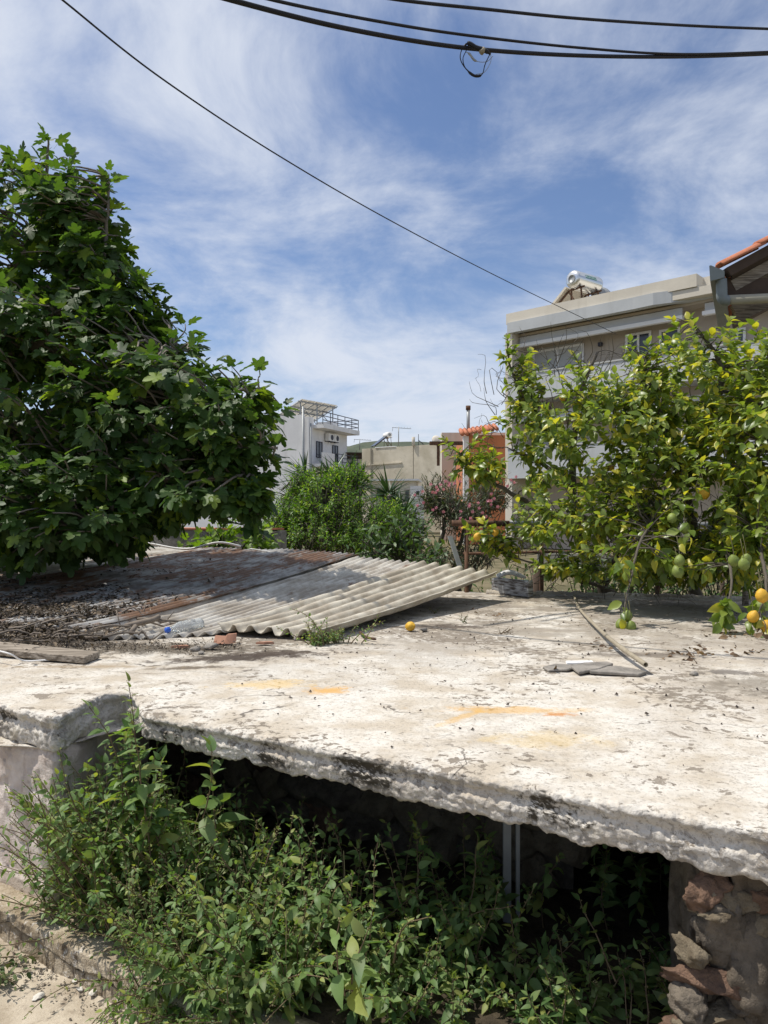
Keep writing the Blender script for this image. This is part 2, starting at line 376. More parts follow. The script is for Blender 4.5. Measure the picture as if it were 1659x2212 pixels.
def m_sheet(name, c1, c2, rust, seed):
    m, g = newmat(name); p = g.v('ADD', g.pos(), (seed, seed * 0.7, 0)); uv = g.n('ShaderNodeUVMap').outputs[0]
    u, v_, _ = g.xyz(uv)
    col = g.mix(g.ss(g.noise(p, 4, 6, 0.65), 0.36, 0.64), c1, c2)
    st = g.noise(g.comb(g.m('MULTIPLY', u, 26), g.m('MULTIPLY', v_, 1.8), seed), 1.0, 5, 0.65)
    col = g.mix(g.m('MULTIPLY', g.ss(st, 0.52, 0.68), 0.55), col, (0.24, 0.20, 0.155))
    rn = g.m('ADD', g.m('MULTIPLY', g.noise(p, 1.6, 4, 0.6), 0.55), g.m('MULTIPLY', g.noise(g.comb(g.m('MULTIPLY', u, 22), g.m('MULTIPLY', v_, 5), seed), 1.0, 6, 0.7), 0.5))
    rm = g.ss(rn, 0.68 - rust, 0.76 - rust)
    rc = g.mix(g.noise(p, 30, 5, 0.7), (0.065, 0.04, 0.028), (0.27, 0.135, 0.065))
    col = g.mix(g.m('MULTIPLY', rm, 0.92), col, rc)
    col = g.mix(g.m('MULTIPLY', g.ss(g.noise(p, 60, 4, 0.7), 0.60, 0.7), 0.5), col, (0.16, 0.13, 0.10))
    g.out(g.pbr(col, 0.62, g.bump(g.noise(p, 60, 5, 0.7), 0.4, 0.003), spec=0.35)); return m
M_sh1 = m_sheet('fibre_sheet', (0.36, 0.31, 0.235), (0.58, 0.535, 0.44), 0.0, 3.0)
M_sh2 = m_sheet('zinc_sheet', (0.36, 0.315, 0.255), (0.58, 0.55, 0.49), 0.10, 9.0)
M_sh3 = m_sheet('rusty_sheet', (0.17, 0.15, 0.13), (0.42, 0.41, 0.39), 0.195, 17.0)


def m_plank(name, c1, c2, ax):
    m, g = newmat(name); p = g.n('ShaderNodeTexCoord').outputs['Object']
    gr = g.noise(g.v('MULTIPLY', p, ax), 1.0, 6, 0.65)
    col = g.mix(g.ss(gr, 0.35, 0.65), c1, c2)
    g.out(g.pbr(col, 0.9, g.bump(gr, 0.7, 0.006), spec=0.2)); return m
M_plank = m_plank('weathered_wood', (0.13, 0.105, 0.08), (0.40, 0.345, 0.28), (4, 90, 90))
M_board = m_plank('flaking_board', (0.085, 0.07, 0.06), (0.45, 0.46, 0.47), (10, 10, 60))
M_rustpipe = m_concrete('rusted_pipe', (0.07, 0.042, 0.03), (0.17, 0.095, 0.06), (0.05, 0.03, 0.022), 12, 0.003)
M_cane = plain('dry_cane', (0.31, 0.265, 0.19), 0.7, var=0.2, scale=25, bump=0.002)
M_darkwood = plain('dark_timber', (0.075, 0.05, 0.035), 0.85, var=0.2, scale=9)
M_gutter = plain('grey_gutter', (0.20, 0.225, 0.225), 0.6, var=0.15, scale=6)
M_pipe2 = plain('beige_downpipe', (0.40, 0.37, 0.29), 0.65, var=0.12, scale=8)
M_hill = m_concrete('hill_scrub', (0.045, 0.06, 0.04), (0.085, 0.10, 0.065), (0.12, 0.115, 0.09), 0.02, 0.1)
m_, g_ = newmat('bottle_plastic')
g_.out(g_.pbr((0.85, 0.90, 0.92), 0.22, spec=0.5, **{'Transmission Weight': 0.75, 'IOR': 1.2})); M_bottle = m_
M_bluecap = plain('blue_cap', (0.03, 0.12, 0.55), 0.4)
m_, g_ = newmat('steel_tank')
g_.out(g_.pbr((0.72, 0.72, 0.70), 0.28, metal=0.9)); M_tank = m_
M_greenprint = plain('green_print', (0.05, 0.32, 0.20), 0.5)

# ------------------------------------------------------------------ ground and pavement
b = MB(); b.add([(-1500, -60, -0.03), (1500, -60, -0.03), (1500, 3000, -0.03), (-1500, 3000, -0.03)], [(0, 1, 2, 3)])
b.build('ground', M_ground, kind='structure')
b = MB(); nx = 60
pv = lambda x, y: (x, y, 0.006 * fbm((x, y, 0), 3.0, 3) - 0.012 * max(0, 0.06 - abs(fbm((x * .5 + y, y * .5 - x, 2), 1.6, 3))) / 0.06)
xs = np.linspace(-4, 2.5, 90); ys = np.linspace(-2.0, 4.4, 90)
vs = [pv(x, y) for y in ys for x in xs]
b.add(vs, [(j * 90 + i, j * 90 + i + 1, (j + 1) * 90 + i + 1, (j + 1) * 90 + i) for j in range(89) for i in range(89)])
b.build('pavement', M_pave, smooth=True, kind='structure')

# ------------------------------------------------------------------ slab
ZT = 0.77
edge_ctrl = [(-3.2, 4.12), (-2.2, 3.46), (-1.55, 3.03), (-1.33, 2.89), (-1.25, 2.835), (-1.205, 2.83), (-1.185, 2.87), (-1.165, 3.05), (-1.145, 3.17), (-1.10, 3.20), (-1.04, 3.16),
             (-0.97, 3.03), (-0.915, 2.89), (-0.86, 2.835), (-0.70, 2.745), (-0.40, 2.565), (0.0, 2.33), (0.45, 2.065), (0.9, 1.80), (1.4, 1.505), (2.0, 1.15)]
dense = smoothpath([(x, y, 0) for x, y in edge_ctrl], 3000)
cum = [0.0]
for i in range(1, len(dense)): cum.append(cum[-1] + (dense[i] - dense[i - 1]).length)
def resample(step):
    n = int(cum[-1] / step); r = []; k = 0
    for i in range(n + 1):
        t = i / n * cum[-1]
        while k < len(cum) - 2 and cum[k + 1] < t: k += 1
        f = (t - cum[k]) / max(1e-9, cum[k + 1] - cum[k]); r.append(dense[k].lerp(dense[k + 1], f))
    return r
path = resample(0.0055)
def outward(pth, i, w_=6):
    t = (pth[min(i + w_, len(pth) - 1)] - pth[max(i - w_, 0)]).normalized()
    return Vector((t.y, -t.x, 0))       # right-hand side of travel = towards the street
prof = []                               # (offset outward, dz from top, kind)
def thick(p):
    s = max(0.0, min(1.0, (p.x + 1.1) / 0.25))
    return (1 - s) * 0.145 + s * (0.105 + 0.016 * (p.x + 0.9))
NP = 62
verts = []; n_path = len(path)
for i, p in enumerate(path):
    nrm = outward(path, i); T = thick(p)
    T *= 0.95 + 0.10 * fbm((p.x, p.y, 3.3), 4.0, 3) + 0.12 * fbm((p.x, p.y, 9.1), 16.0, 3)
    rad = 0.016
    for k in range(NP):
        t = k / (NP - 1)
        if t < 0.24:
            q = t / 0.24; o, dz = -0.085 + q * (0.085 - rad), -0.012 * (1 - min(1, q * 3)) ** 2
        elif t < 0.36:
            q = (t - 0.24) / 0.12 * math.pi / 2; o, dz = -rad + rad * math.sin(q), -rad + rad * math.cos(q)
        elif t < 0.80:
            q = (t - 0.36) / 0.44; o, dz = 0.0 - 0.012 * math.sin(math.pi * min(1, q * 1.6)) ** 2 - 0.01 * q, -rad - q * (T - 2 * rad)
        elif t < 0.88:
            q = (t - 0.80) / 0.08 * math.pi / 2; o, dz = -0.01 - rad * (1 - math.cos(q)), -T + rad - rad * math.sin(q)
        else:
            q = (t - 0.88) / 0.12; o, dz = -0.01 - rad - q * 0.35, -T
        base = p + nrm * o; base.z = ZT + dz
        amp = 0.0 if t < 0.12 else (min(1, (t - 0.12) / 0.14) if t < 0.9 else max(0.3, 1 - (t - 0.9) * 8))
        w1 = mnoise.noise_vector(base * 14.0) * 0.030
        w2 = mnoise.noise_vector(base * 40.0) * 0.012
        c1 = mnoise.voronoi((base + w1) * 20.0)[0]; c2 = mnoise.voronoi((base + w2) * 52.0)[0]
        nz = 0.007 * fbm(base, 8.0, 3) + 0.020 * ((c1[1] - c1[0]) ** 0.5 - 0.45) * 0.55 - 0.010 * (c2[0] - 0.35) + 0.004 * fbm(base, 90.0, 3)
        crust = max(0.0, fbm(base + Vector((5, 0, 0)), 16.0, 3)) * 0.012
        disp = 0.72 * (nz + (crust if 0.24 < t < 0.5 else crust * 0.35)) * amp
        dirn = nrm if t > 0.30 else (nrm * 0.5 + Vector((0, 0, 0.6)))
        if t > 0.86: dirn = Vector((0, 0, -1)) + nrm * 0.4
        verts.append(base + dirn * disp)
faces = [(i * NP + k, i * NP + k + 1, (i + 1) * NP + k + 1, (i + 1) * NP + k) for i in range(n_path - 1) for k in range(NP - 1)]
slab = thing('concrete_slab', (0, 2.8, 0.6), 'whitewashed concrete slab roof with peeling paint and crumbling front edge', 'slab')
b = MB(); b.v = [tuple(v) for v in verts]; b.f = faces
b.build('crumbling_edge', M_slab, slab, smooth=True)
# top sheet: grid inside the edge polygon
back_pts = [(4.2, 1.0), (4.6, 6.1), (3.4, 6.45), (2.6, 6.6), (1.9, 6.85), (1.3, 6.95), (0.9, 7.2), (-0.3, 8.0), (-2.4, 9.6), (-6.5, 9.6), (-6.5, 5.8)]
ins = [(p + outward(path, i) * -0.03) for i, p in enumerate(path)][::6]
poly = [(p.x, p.y) for p in ins] + back_pts
pa = np.array(poly)
def inside(X, Y):
    r = np.zeros(X.shape, bool); n = len(pa); j = n - 1
    for i in range(n):
        xi, yi = pa[i]; xj, yj = pa[j]
        c = ((yi > Y) != (yj > Y)) & (X < (xj - xi) * (Y - yi) / (yj - yi + 1e-12) + xi)
        r ^= c; j = i
    return r
st = 0.026
gx = np.arange(-5.2, 4.6, st); gy = np.arange(1.0, 9.0, st)
GX, GY = np.meshgrid(gx, gy); IN = inside(GX, GY)
NXg = len(gx); idx = -np.ones(GX.shape, int)
q = IN[:-1, :-1] & IN[1:, :-1] & IN[:-1, 1:] & IN[1:, 1:]
use = np.zeros(GX.shape, bool)
use[:-1, :-1] |= q; use[1:, :-1] |= q; use[:-1, 1:] |= q; use[1:, 1:] |= q
idx[use] = np.arange(use.sum())
tv = []
for x, y in zip(GX[use], GY[use]):
    tv.append((x, y, ZT - 0.003 + 0.005 * mnoise.noise((x * 2.1, y * 2.1, 0)) + 0.0016 * mnoise.noise((x * 14, y * 14, 4))))
jj, ii = np.nonzero(q)
tf = np.stack([idx[jj, ii], idx[jj, ii + 1], idx[jj + 1, ii + 1], idx[jj + 1, ii]], 1)
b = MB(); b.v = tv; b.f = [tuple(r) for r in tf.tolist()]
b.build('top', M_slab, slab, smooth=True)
# back kerb lip of crumbled mortar along the far edge
b = MB()
kp = smoothpath([(0.95, 7.1, 0.775), (1.3, 6.93, 0.775), (1.9, 6.83, 0.775), (2.6, 6.58, 0.775), (3.4, 6.42, 0.775), (4.3, 6.2, 0.775)], 160)
b.tube([p + Vector((0, 0, 0.012 * fbm(p, 9, 3))) for p in kp], [0.03 + 0.02 * abs(fbm(p, 7, 3)) for p in kp], 8)
b.build('back_lip', M_slab, slab, smooth=True)
# body below the slab, far part: retaining masonry on the garden side and the underside
b = MB()
b.add([(-5.2, 7, ZT - .12), (-1.3, 3.35, ZT - .12), (-0.8, 3.05, ZT - .12), (2.2, 1.3, ZT - .12), (4.3, 1.3, ZT - .12), (4.3, 6.1, ZT - .12), (1.2, 6.9, ZT - .12), (-2.4, 9.0, ZT - .12)], [tuple(range(7, -1, -1))])
b.build('underside', M_dmort, slab)
b = MB()
def wallstrip(b, pts, z0, z1, zt=None):
    for (x0, y0), (x1, y1) in zip(pts[:-1], pts[1:]):
        b.add([(x0, y0, z0), (x1, y1, z0), (x1, y1, z1), (x0, y0, z1)], [(0, 1, 2, 3)])
wallstrip(b, [(4.4, 6.15), (2.6, 6.6), (1.3, 6.95), (0.9, 7.2), (-0.3, 8.0), (-2.4, 9.5), (-6.4, 9.5)], -0.03, ZT - 0.01)
b.build('garden_side_wall', M_mortar, slab)

# plastered wall under the slab's left part
wall = thing('plastered_wall', (-1.5, 3.0, 0), 'stained pinkish plastered wall end under the slab, beside the weeds', 'wall')
wp = [p for p in path if p.x < -1.12 and p.y < 3.6]
cut = max(i for i, p in enumerate(path) if p.x < -1.15)
wp = path[:cut:2] + [Vector((-1.13 + 0.005 * k, 3.14 + 0.03 * k, 0)) for k in range(1, 14)]
NPW = 90; verts = []
for i, p in enumerate(wp):
    nrm = outward(wp, i, 4)
    for k in range(NPW):
        t = k / (NPW - 1); z = 0.70 - t * 0.76
        o = -0.034 + 0.022 * min(1, max(0, (0.645 - z) / 0.05)) + (0.02 if z < 0.14 else 0)
        base = p + nrm * o; base.z = z
        dsp = 0.006 * fbm(base, 5, 3) + 0.006 * (0.3 - abs(fbm(base, 18, 4))) - 0.006 * (fbm(base + Vector((9, 0, 0)), 6, 3) > 0.25)
        cr = abs(fbm(base + Vector((0, 0, 7)), 2.2, 2))
        if cr < 0.012: dsp -= 0.008
        verts.append(base + nrm * dsp)
b = MB(); b.v = [tuple(v) for v in verts]
b.f = [(i * NPW + k, i * NPW + k + 1, (i + 1) * NPW + k + 1, (i + 1) * NPW + k) for i in range(len(wp) - 1) for k in range(NPW - 1)]
b.build('plaster_face', M_plaster, wall, smooth=True)

# low ledge along the pavement
ldir = Vector((0.683, -0.46, 0)).normalized(); lnrm = Vector((ldir.y, -ldir.x, 0))
l0 = Vector((-1.37, 2.75, 0)) - ldir * 1.6
b = MB(); L = 5.0; nl = 700
lp = [(-0.22, 0.05), (-0.14, 0.088), (-0.06, 0.098), (-0.014, 0.098), (-0.002, 0.090), (0.0, 0.075), (0.002, 0.05), (0.004, 0.025), (0.008, 0.008), (0.012, -0.02)]
lp2 = []
for (a, c), (a2, c2) in zip(lp[:-1], lp[1:]):
    for k in range(3): lp2.append((a + (a2 - a) * k / 3, c + (c2 - c) * k / 3))
lp2.append(lp[-1]); verts = []
for i in range(nl):
    p = l0 + ldir * (L * i / (nl - 1))
    for (o, z) in lp2:
        base = p + lnrm * o; base.z = z
        d_ = 0.009 * fbm(base, 7, 3) + 0.008 * (0.3 - abs(fbm(base, 26, 4)))
        verts.append(base + lnrm * d_ + Vector((0, 0, 0.6 * d_ if o < 0 else 0)))
m_ = len(lp2); b.v = [tuple(v) for v in verts]
b.f = [(i * m_ + k, i * m_ + k + 1, (i + 1) * m_ + k + 1, (i + 1) * m_ + k) for i in range(nl - 1) for k in range(m_ - 1)]
b.build('ledge', M_ledge, smooth=True, label='low crumbling concrete ledge at the foot of the weeds', cat='ledge')
# soil in the bed and hollow
b = MB(); n = 60
for j in range(n):
    for i in range(n):
        x = -1.9 + 4.2 * i / (n - 1); yb = 2.66 - 0.674 * (x + 1.37)
        y = yb + 0.08 + 2.6 * j / (n - 1)
        b.v.append((x, y, 0.055 + 0.03 * fbm((x, y, 0), 5, 3)))
b.f = [(j * n + i, j * n + i + 1, (j + 1) * n + i + 1, (j + 1) * n + i) for j in range(n - 1) for i in range(n - 1)]
b.build('soil_bed', M_soil, smooth=True, kind='structure')


# ------------------------------------------------------------------ stones
def stone_mesh(name, size, seed, sub=3, rough=0.16):
    """angular broken stone: a sphere cut by random planes, then roughened"""
    bm = bmesh.new(); bmesh.ops.create_icosphere(bm, subdivisions=sub, radius=1.0)
    rs = random.Random(int(seed * 100)); planes = []
    for _ in range(9):
        n_ = Vector((rs.gauss(0, 1), rs.gauss(0, 1), rs.gauss(0, 1))).normalized(); planes.append((n_, rs.uniform(.50, .80)))
    for v in bm.verts:
        p = v.co.normalized() * 1.15
        for n_, d_ in planes:
            k_ = p.dot(n_)
            if k_ > d_: p = p - n_ * (k_ - d_) * .94
        p *= 1 + rough * mnoise.fractal(p * 2.3 + Vector((seed, 0, 0)), 0.8, 2.0, 4)
        v.co = Vector((p.x * size[0] * 1.25, p.y * size[1] * 1.25, p.z * size[2] * 1.25))
    me = bpy.data.meshes.new(name); bm.to_mesh(me); bm.free()
    me.polygons.foreach_set('use_smooth', [True] * len(me.polygons)); return me
def put(me, name, mt, loc, rot=(0, 0, 0), scale=1.0, parent=None, **kw):
    if mt is not None and len(me.materials) == 0: me.materials.append(mt)
    o = bpy.data.objects.new(name, me); C.objects.link(o)
    o.rotation_euler = rot; o.scale = (scale,) * 3 if not hasattr(scale, '__len__') else scale
    loc = Vector(loc)
    if parent is not None: o.parent = parent; loc = loc - root_loc(parent)
    o.location = loc
    for k, v in kw.items(): o[k] = v
    return o
pil = thing('stone_pillar', (0.95, 2.0, 0.05), 'rough rubble stone pier carrying the slab beside the dark hollow', 'pier')
b = MB()
bm = bmesh.new(); bmesh.ops.create_cube(bm, size=1); bmesh.ops.subdivide_edges(bm, edges=bm.edges, cuts=40, use_grid_fill=True)
for v in bm.verts:
    v.co = Vector((v.co.x * 0.62 + 1.17, v.co.y * 0.42 + 2.105, v.co.z * 0.70 + 0.30)); v.co += Vector((.6, 1, 0.3)) * (0.055 * fbm(v.co, 5, 4) + .014 * fbm(v.co, 22, 3))
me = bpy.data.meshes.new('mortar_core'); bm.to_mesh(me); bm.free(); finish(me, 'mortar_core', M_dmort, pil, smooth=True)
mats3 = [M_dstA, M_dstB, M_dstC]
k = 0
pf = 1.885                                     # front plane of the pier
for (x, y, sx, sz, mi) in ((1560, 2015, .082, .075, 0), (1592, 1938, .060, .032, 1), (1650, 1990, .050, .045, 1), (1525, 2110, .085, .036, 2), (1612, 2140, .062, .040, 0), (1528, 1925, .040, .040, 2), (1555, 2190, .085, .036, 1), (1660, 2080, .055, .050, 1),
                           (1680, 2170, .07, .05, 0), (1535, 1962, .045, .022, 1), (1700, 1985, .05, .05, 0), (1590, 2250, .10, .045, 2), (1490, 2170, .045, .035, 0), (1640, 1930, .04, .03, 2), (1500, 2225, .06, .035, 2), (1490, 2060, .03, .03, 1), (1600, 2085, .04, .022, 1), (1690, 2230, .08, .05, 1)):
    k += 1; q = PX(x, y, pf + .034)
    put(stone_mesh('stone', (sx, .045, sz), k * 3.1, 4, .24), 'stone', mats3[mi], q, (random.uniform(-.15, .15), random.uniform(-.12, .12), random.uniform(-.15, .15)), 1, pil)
# rubble wall at the back of the hollow
rub = thing('rubble_wall', (0.2, 3.1, 0), 'dim rubble stone wall at the back of the hollow under the slab', 'wall')
rdir = Vector((1, -0.59, 0)).normalized(); rn = Vector((rdir.y, -rdir.x, 0))
r0 = Vector((-1.25, 4.15, 0))
b = MB(); nW, nH = 90, 22
for i in range(nW):
    for j in range(nH):
        p = r0 + rdir * (2.3 * i / (nW - 1)); p.z = -0.02 + 0.72 * j / (nH - 1); p += rn * (0.04 * fbm(p, 5, 4)); b.v.append(tuple(p))
b.f = [(i * nH + j, (i + 1) * nH + j, (i + 1) * nH + j + 1, i * nH + j + 1) for i in range(nW - 1) for j in range(nH - 1)]
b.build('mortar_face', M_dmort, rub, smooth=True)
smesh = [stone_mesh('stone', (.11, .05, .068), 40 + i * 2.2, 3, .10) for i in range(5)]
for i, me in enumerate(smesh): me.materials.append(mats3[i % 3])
for r_ in range(5):
    for c_ in range(11):
        p = r0 + rdir * (0.10 + c_ * 0.205 + (r_ % 2) * 0.1 + random.uniform(-.02, .02)); p.z = 0.09 + r_ * 0.125
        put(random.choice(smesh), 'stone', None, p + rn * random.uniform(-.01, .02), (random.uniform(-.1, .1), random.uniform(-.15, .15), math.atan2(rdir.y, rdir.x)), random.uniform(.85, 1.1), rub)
# solid masonry end of the hollow further right
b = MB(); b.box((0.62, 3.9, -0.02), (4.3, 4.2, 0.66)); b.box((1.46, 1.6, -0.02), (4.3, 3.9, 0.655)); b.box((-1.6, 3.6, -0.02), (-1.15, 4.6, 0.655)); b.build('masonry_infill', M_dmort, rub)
b = MB()
for xx, w_ in ((1095, .028), (1118, .014)):
    p = PX(xx, 1800, 2.75); b.box((p.x - w_ / 2, p.y - .008, 0.03), (p.x + w_ / 2, p.y + .008, 0.655))
b.build('metal_prop', M_grey, label='two thin grey metal uprights standing in the dark hollow under the slab', cat='post')

# ------------------------------------------------------------------ corrugated sheets
def sheet(name, mt, NL, NR, FL, FR, pitch, amp, label, sag=0.0, curl=0.0, lift=0.0, trap=False, seed=0):
    W = ((NR - NL).length + (FR - FL).length) / 2; Ln = ((FL - NL).length + (FR - NR).length) / 2
    nc = max(3, round(W / pitch)); per = 10; ni = nc * per + 1; nj = 44
    vs, uvs = [], []
    for j in range(nj):
        t = j / (nj - 1)
        for i in range(ni):
            s_ = i / (ni - 1)
            a = NL.lerp(NR, s_); c = FL.lerp(FR, s_); p = a.lerp(c, t)
            p.z = a.z + (c.z - a.z) * t ** 1.35
            ph = s_ * nc * 2 * math.pi
            cw = math.cos(ph); 
            if trap: cw = max(-1, min(1, cw * 1.5))
            am = amp * (1 + 0.25 * mnoise.noise((s_ * 3, t * 3, seed)))
            p.z += am * cw + lift
            p.z -= sag * math.sin(math.pi * s_) * (1 - t) ** 2
            p.z += curl * (s_ ** 4) * (1 - t) + 0.012 * mnoise.noise((s_ * 2.3, t * 4.0, seed + 5)) + 0.006 * mnoise.noise((s_ * 14, t * 16, seed + 9)) - 0.03 * max(0, mnoise.noise((s_ * 4.5, t * 6.5, seed + 21)) - .45)
            e = 0.03 * mnoise.noise((s_ * 7, seed * 3.3, t)) + 0.012 * mnoise.noise((s_ * 31, seed * 1.3, t))
            p += (FL - NL).normalized() * e * (1 if t in (0, 1) else 0)
            vs.append(p); uvs.append((s_ * W, t * Ln))
    b = MB(); b.v = [tuple(v) for v in vs]
    b.f = [(j * ni + i, j * ni + i + 1, (j + 1) * ni + i + 1, (j + 1) * ni + i) for j in range(nj - 1) for i in range(ni - 1)]
    o = b.build(name, mt, smooth=True, label=label, cat='roofing sheet', group='corrugated sheets lying on the slab')
    uvl = o.data.uv_layers.new(name='UVMap'); lv = np.zeros(len(o.data.loops), int); o.data.loops.foreach_get('vertex_index', lv)
    uvl.data.foreach_set('uv', np.array(uvs)[lv].ravel())
    md = o.modifiers.new('thick', 'SOLIDIFY'); md.thickness = 0.006 if trap else 0.003; md.offset = 0
    return o
S1 = (PZ(470, 1362, .80), PZ(695, 1378, .79), PZ(915, 1221, 1.05), PZ(1074, 1246, .97))
sheet('corrugated_sheet', M_sh1, *S1, 0.108, 0.021, 'cream fibre corrugated sheet propped on the white board, frontmost of the sheets', trap=True, seed=1, lift=.022)
S2 = (PZ(164, 1374, .80), PZ(500, 1366, .79), PZ(758, 1206, 1.075), PZ(930, 1222, 1.045))
sheet('corrugated_sheet', M_sh2, *S2, 0.083, 0.015, 'pale zinc corrugated sheet with the plastic bottle on it', sag=0.03, seed=2, lift=.012)
S3 = (PZ(-130, 1345, .80), PZ(185, 1374, .79), PZ(600, 1194, 1.095), PZ(775, 1205, 1.08))
sheet('corrugated_sheet', M_sh3, *S3, 0.076, 0.016, 'rusty corrugated sheet behind the long black seam, rust-brown far end', seed=3, lift=.030)
S4 = (PZ(-420, 1322, .82), PZ(-90, 1347, .80), PZ(450, 1188, 1.09), PZ(618, 1195, 1.085))
sheet('corrugated_sheet', M_sh3, *S4, 0.076, 0.015, 'shaded rusty corrugated sheet strewn with dead twigs under the fig', seed=4, lift=.02)
S5 = (PZ(-760, 1302, .83), PZ(-380, 1322, .81), PZ(320, 1184, 1.08), PZ(470, 1189, 1.08))
sheet('corrugated_sheet', M_sh2, *S5, 0.076, 0.012, 'grey corrugated sheet farthest back, mostly hidden under fig leaves', seed=6, lift=.012)
# board the front sheet rests on
bp = PZ(1100, 1289, .77)
board = thing('timber_block', (bp.x, bp.y, .77), 'short timber block with flaking white paint propping the sheet corner', 'block')
a0, a1 = PZ(1061, 1282, .77), PZ(1141, 1291, .77)
dv = (a1 - a0).normalized(); bk = Vector((-dv.y, dv.x, 0))
b = MB(); vs = []
for z in (0, .145):
    for e, o in ((a0, 0), (a1, 0), (a1, .07), (a0, .07)): vs.append(e + bk * o + Vector((0, 0, z)))
b.add(vs, [(0, 3, 2, 1), (4, 5, 6, 7), (0, 1, 5, 4), (1, 2, 6, 5), (2, 3, 7, 6), (3, 0, 4, 7)])
o = b.build('painted_face', M_board, board)
md = o.modifiers.new('bev', 'BEVEL'); md.width = .006
b = MB(); b.tube(smoothpath([a0 + Vector((.06, .05, .15)), a0 + Vector((.18, .07, .19)), a0 + Vector((.33, .06, .14))], 8), [.02, .025, .026, .026, .025, .024, .02, .012], 7)
b.build('white_pipe_end', M_white, smooth=True, label='curved white pipe end lying on the painted timber block', cat='pipe')

# ------------------------------------------------------------------ leaf prototypes
def tri(fs):
    r = []
    for f in fs:
        for k in range(1, len(f) - 1): r.append((f[0], f[k], f[k + 1]))
    return r
def blade(stn, fold=0.25, curl=0.2, wave=0.0, seed=0):
    rs = np.random.default_rng(seed)
    vs = [(0, 0, 0)]; fs = []
    for i, (t, wd) in enumerate(stn):
        z = -curl * t * t
        wl, wr = rs.uniform(-wave, wave, 2)
        vs += [(-wd, t - .02, z + fold * wd + wl), (0, t, z), (wd, t - .02, z + fold * wd + wr)]
    vs.append((0, 1, -curl)); n = len(stn)
    fs += [(0, 2, 1), (0, 3, 2)]
    for i in range(n - 1):
        a = 1 + 3 * i; c = a + 3
        fs += [(a, a + 1, c + 1, c), (a + 1, a + 2, c + 2, c + 1)]
    a = 1 + 3 * (n - 1); t = len(vs) - 1
    fs += [(a, a + 1, t), (a + 1, a + 2, t)]
    return np.array(vs, float), tri(fs)
def figleaf(seed):
    rs = np.random.default_rng(seed)
    half = [(.05, .02), (.20, -.06), (.36, .02), (.43, .16), (.30, .27), (.44, .40), (.54, .60), (.40, .66), (.24, .57), (.25, .76), (.17, .96)]
    half = [(x * rs.uniform(.85, 1.12), y * rs.uniform(.95, 1.06)) for x, y in half]
    half2 = [(x * rs.uniform(.85, 1.12), y * rs.uniform(.95, 1.06)) for x, y in half]
    out = half + [(0, 1.08)] + [(-x, y) for x, y in reversed(half2)]
    cu = rs.uniform(.1, .45); fo = rs.uniform(.05, .4)
    zf = lambda x, y: fo * abs(x) - cu * y * y * .7 - .35 * x * x + rs.uniform(-.03, .03)
    vs = [(0, .40, zf(0, .4))] + [(x, y, zf(x, y)) for x, y in out]
    n = len(out); fs = [(0, 1 + k, 1 + (k + 1) % n) for k in range(n - 1)] + [(0, n, 1)]
    # petiole
    k = len(vs); vs += [(-.012, .06, 0), (.012, .06, 0), (.010, -.42, -.04), (-.010, -.42, -.04)]; fs += [(k, k + 1, k + 2), (k, k + 2, k + 3)]
    vs = np.array(vs, float); vs[:, 1] += .42
    return vs, [tuple(f) for f in fs]
el = lambda wmax, pk=.45: [(t, wmax * math.sin(math.pi * t ** (math.log(.5) / math.log(pk))) ** .85) for t in (.12, .3, .5, .7, .88)]
PF = [figleaf(i) for i in range(6)]
PL = [blade(el(.29, .48), .35, .18 + .1 * i, .03, i) for i in range(4)]
PW = [blade(el(.24, .40)[:4] if i % 2 else el(.27, .38), .3, .15 + .12 * i, .02, 10 + i) for i in range(4)]
PP = [blade([(.35, .17), (.7, .14)], .3, .2, .02, 20 + i) for i in range(2)]
PS = [blade(el(.17, .55), .25, .25, .02, 30 + i) for i in range(2)]
PO = [blade([(.3, .085), (.65, .08)], .3, .15, .0, 40 + i) for i in range(2)]
PY = [blade([(.1, .035), (.4, .032), (.75, .02)], .5, .12 + .2 * i, 0, 50 + i) for i in range(2)]
PV = [figleaf(60)]


def frames(A, Nn):
    A = A / np.linalg.norm(A, axis=1, keepdims=True)
    Nn = Nn - (Nn * A).sum(1, keepdims=True) * A
    Nn = Nn / (np.linalg.norm(Nn, axis=1, keepdims=True) + 1e-9)
    X = np.cross(A, Nn)
    return np.stack([X, A, Nn], 2)          # columns
class Foliage:
    def __init__(s): s.P = []; s.A = []; s.N = []; s.S = []
    def add(s, p, a, n, sc_): s.P.append(tuple(p)); s.A.append(tuple(a)); s.N.append(tuple(n)); s.S.append(sc_)
    def arrays(s): return np.array(s.P, float), frames(np.array(s.A, float), np.array(s.N, float)), np.array(s.S, float)
def merged(name, protos, P, Fm, S, mt, parent, seed=0, **kw):
    rs = np.random.default_rng(seed); pick = rs.integers(0, len(protos), len(P))
    VV, FF, off = [], [], 0
    for k, (pv_, pf_) in enumerate(protos):
        sel = pick == k
        if not sel.any(): continue
        V = np.einsum('nij,vj->nvi', Fm[sel] * S[sel][:, None, None], pv_) + P[sel][:, None, :]
        n = sel.sum(); f = np.array(pf_)[None] + (np.arange(n) * len(pv_))[:, None, None] + off
        VV.append(V.reshape(-1, 3)); FF.append(f.reshape(-1, 3)); off += n * len(pv_)
    V = np.concatenate(VV); Fc = np.concatenate(FF)
    me = bpy.data.meshes.new(name); me.vertices.add(len(V)); me.vertices.foreach_set('co', V.ravel())
    me.loops.add(Fc.size); me.loops.foreach_set('vertex_index', Fc.ravel().astype(np.int32))
    me.polygons.add(len(Fc)); me.polygons.foreach_set('loop_start', np.arange(0, Fc.size, 3, dtype=np.int32))
    me.update(calc_edges=True); me.validate()
    return finish(me, name, mt, parent, True, kind='stuff', **kw)
_pm = {}
